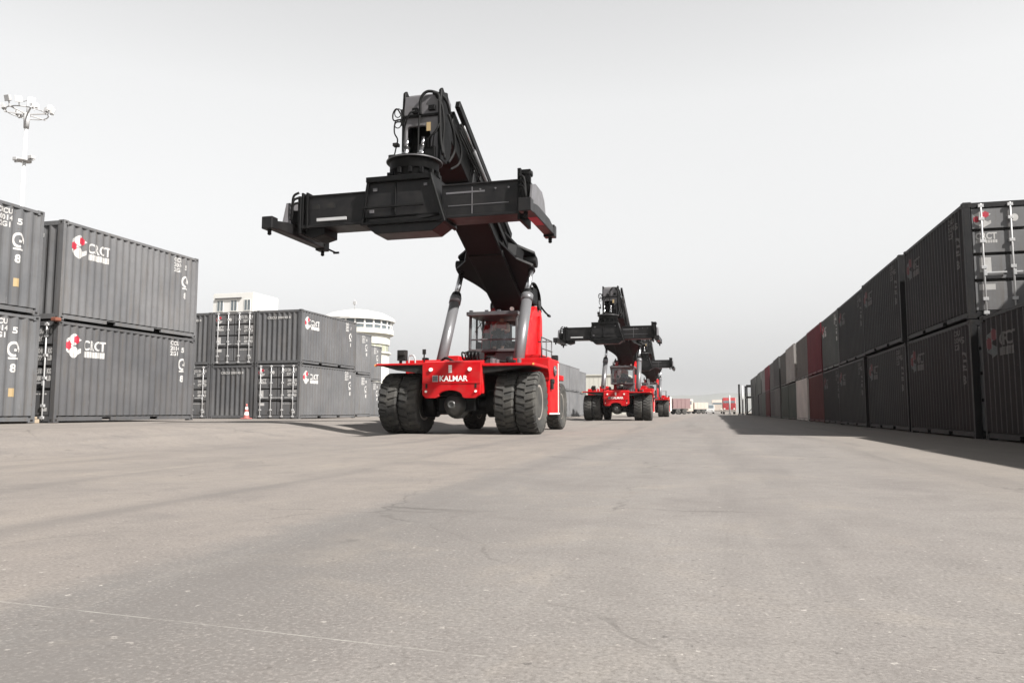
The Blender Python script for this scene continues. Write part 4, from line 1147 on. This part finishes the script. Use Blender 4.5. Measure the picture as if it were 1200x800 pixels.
    tm = mth(nt, 'MULTIPLY', ramp(nt, tw.outputs['Fac'], [(.80, (0, 0, 0)), (.95, (1, 1, 1))]), ramp(nt, strk, [(.38, (0, 0, 0)), (.62, (.42, .42, .42))]))
    c = mix(nt, tm, c, (.105, .10, .096))
    # hairline cracks and oil drips
    vo = N(nt, 'ShaderNodeTexVoronoi', feature='DISTANCE_TO_EDGE'); vo.inputs['Scale'].default_value = .33
    wv = N(nt, 'ShaderNodeVectorMath', operation='MULTIPLY_ADD'); nz = N(nt, 'ShaderNodeTexNoise'); nz.inputs['Scale'].default_value = 1.6; nz.inputs['Detail'].default_value = 6
    nt.links.new(v, nz.inputs['Vector']); nt.links.new(nz.outputs['Color'], wv.inputs[0]); wv.inputs[1].default_value = (.8, .8, 0); nt.links.new(v, wv.inputs[2])
    nt.links.new(wv.outputs[0], vo.inputs['Vector'])
    ck = mth(nt, 'MULTIPLY', mth(nt, 'LESS_THAN', vo.outputs['Distance'], .0035), ramp(nt, wob, [(.45, (0, 0, 0)), (.6, (.55, .55, .55))]))
    c = mix(nt, ck, c, (.07, .066, .062))
    oil = noise(nt, v, 2.6, 3, .5)
    c = mix(nt, ramp(nt, oil, [(.70, (0, 0, 0)), (.76, (.55, .55, .55))]), c, (.075, .072, .068))
    c = mix(nt, 1, c, (1.035, 1.0, .985), 'MULTIPLY')
    # pale filled joint across the lane, and further ones every few metres
    yj = mth(nt, 'ADD', y, mth(nt, 'MULTIPLY', x, .078))
    dj = mth(nt, 'ABSOLUTE', mth(nt, 'ADD', yj, mth(nt, 'MULTIPLY_ADD', wob, .02, -1.815)))
    j = mth(nt, 'LESS_THAN', dj, .0035)
    br = ramp(nt, noise(nt, v, 9, 3), [(.36, (.12,.12,.12)), (.60, (.62,.62,.62))])
    xr = mth(nt, 'LESS_THAN', x, -.55)
    c = mix(nt, mth(nt, 'MULTIPLY', mth(nt, 'MULTIPLY', j, br), xr), c, (0.30, 0.288, 0.263))
    ax = mth(nt, 'ABSOLUTE', mth(nt, 'ADD', mth(nt, 'MODULO', mth(nt, 'ADD', y, 2.0), 6.), -3.))
    j2 = mth(nt, 'MULTIPLY', mth(nt, 'LESS_THAN', ax, .008), br)
    c = mix(nt, mth(nt, 'MULTIPLY', j2, .35), c, (.2, .19, .18))
    nt.links.new(c, b.inputs['Base Color'])
    nt.links.new(mth(nt, 'MULTIPLY_ADD', mid, .25, .62), b.inputs['Roughness'])
    b.inputs['Specular IOR Level'].default_value = .3
    hgt = mth(nt, 'ADD', mth(nt, 'MULTIPLY', grain, .5), mth(nt, 'MULTIPLY', mid, .8))
    bp_ = N(nt, 'ShaderNodeBump'); bp_.inputs['Strength'].default_value = .25; bp_.inputs['Distance'].default_value = .012
    nt.links.new(hgt, bp_.inputs['Height']); nt.links.new(bp_.outputs[0], b.inputs['Normal'])
    return m
M['ground'] = ground_mat()
xs = sorted(set([-700, -300, -120, -60, -40] + [round(-30 + .5*k, 2) for k in range(73)] + [10, 20, 40, 100, 300, 700]))
ys = sorted(set([-40, -20, -8] + [k*1.0 for k in range(0, 80)] + [90, 110, 150, 220, 350, 600, 1000, 1500]))
g = MB()
gv = [[g.bm.verts.new((x, y, gz(x, y))) for x in xs] for y in ys]
for i in range(len(ys)-1):
    for k in range(len(xs)-1):
        f = g.bm.faces.new((gv[i][k], gv[i][k+1], gv[i+1][k+1], gv[i+1][k])); f.smooth = True
tag(g.build('ground', 'ground'), kind='structure')

# far hills
M['hillm'] = paint('wooded_hillside', (.15, .155, .15), .95, dirt=.6, dirtcol=(.21, .205, .19), scale=.02)  # haze worked into the slope's colour, greyer and paler
h = MB(); n = 90; prev = None
for k in range(n+1):
    x = -420 + 840*k/n
    top = 16.0 + .9*sin(x*.021+.6) + .7*sin(x*.06) + .4*sin(x*.19) - 6*sm(-60, -300, x) - 7*sm(60, 320, x)
    ring = [h.bm.verts.new((x*1.05, 640, -.5)), h.bm.verts.new((x, 690 + 6*sin(x*.05), top*.62)), h.bm.verts.new((x, 740, top)), h.bm.verts.new((x, 860, -.5))]
    if prev:
        for q in range(3):
            f = h.bm.faces.new((prev[q], ring[q], ring[q+1], prev[q+1])); f.smooth = True
    prev = ring
tag(h.build('hills', 'hillm'), kind='structure')

# ------------------------------------------------------------------ air
HZ = .00016
m = bpy.data.materials.new('haze_air'); m.use_nodes = True; nt = m.node_tree; nt.nodes.clear()
out = N(nt, 'ShaderNodeOutputMaterial'); pv = N(nt, 'ShaderNodeVolumePrincipled')
pv.inputs['Color'].default_value = (.97, .97, .97, 1); pv.inputs['Density'].default_value = HZ; pv.inputs['Anisotropy'].default_value = .1
nt.links.new(pv.outputs[0], out.inputs['Volume'])
M['haze'] = m
tag(MB().box(-710, 710, -45, 1510, -1.6, 30.).build('haze', 'haze'), kind='stuff')

# ------------------------------------------------------------------ light
SUN = Vector((.94, -.40, 1.0)).normalized()
el = math.asin(SUN.z); az = atan2(SUN.x, SUN.y)
w = bpy.data.worlds.new('World'); scene.world = w; w.use_nodes = True; nt = w.node_tree; nt.nodes.clear()
out = N(nt, 'ShaderNodeOutputWorld'); bg = N(nt, 'ShaderNodeBackground'); sk = N(nt, 'ShaderNodeTexSky', sky_type='NISHITA')
sk.sun_disc = False; sk.sun_elevation = el; sk.sun_rotation = az; sk.dust_density = 6.; sk.air_density = 1.; sk.ozone_density = 1.
hs = N(nt, 'ShaderNodeHueSaturation'); hs.inputs['Saturation'].default_value = .05
nt.links.new(sk.outputs[0], hs.inputs['Color'])
tcw = N(nt, 'ShaderNodeTexCoord'); sz = N(nt, 'ShaderNodeSeparateXYZ'); nt.links.new(tcw.outputs['Generated'], sz.inputs[0])
veil = ramp(nt, sz.outputs[2], [(0, (1.0, 1.0, 1.0)), (.08, (1, 1, 1)), (.38, (1, 1, 1)), (.50, (.86, .86, .86)), (.62, (.32, .32, .32)), (1, (.1, .1, .1))])
nt.links.new(mix(nt, 1, mix(nt, .5, mix(nt, 1, hs.outputs[0], (.58, .58, .58), 'MULTIPLY'), (2.5, 2.5, 2.5)), veil, 'MULTIPLY'), bg.inputs['Color']); bg.inputs['Strength'].default_value = .15
nt.links.new(bg.outputs[0], out.inputs['Surface'])
sl = bpy.data.lights.new('sun', 'SUN'); sl.energy = 4.0; sl.angle = radians(1.2); sl.color = (1, .968, .93)
so = bpy.data.objects.new('sun', sl); COL.objects.link(so)
so.rotation_euler = SUN.to_track_quat('Z', 'Y').to_euler()

# ------------------------------------------------------------------ camera
cam = bpy.data.cameras.new('camera'); co = bpy.data.objects.new('camera', cam); COL.objects.link(co)
cam.sensor_width = 36.; cam.lens = 890./1200*36; cam.clip_end = 4000; cam.clip_start = .05
pitch = atan(81.5/890); yaw = atan(236*cos(pitch)/890)
co.location = (0, 0, .6); co.rotation_euler = (pi/2 + pitch, 0, yaw)
scene.camera = co
vs = scene.view_settings; vs.view_transform = 'Standard'; vs.look = 'None'; vs.gamma = 1; vs.exposure = 1.5; vs.use_curve_mapping = False
scene.cycles.use_denoising = True
scene.cycles.max_bounces = 8; scene.cycles.volume_bounces = 0
scene.cycles.transparent_max_bounces = 12
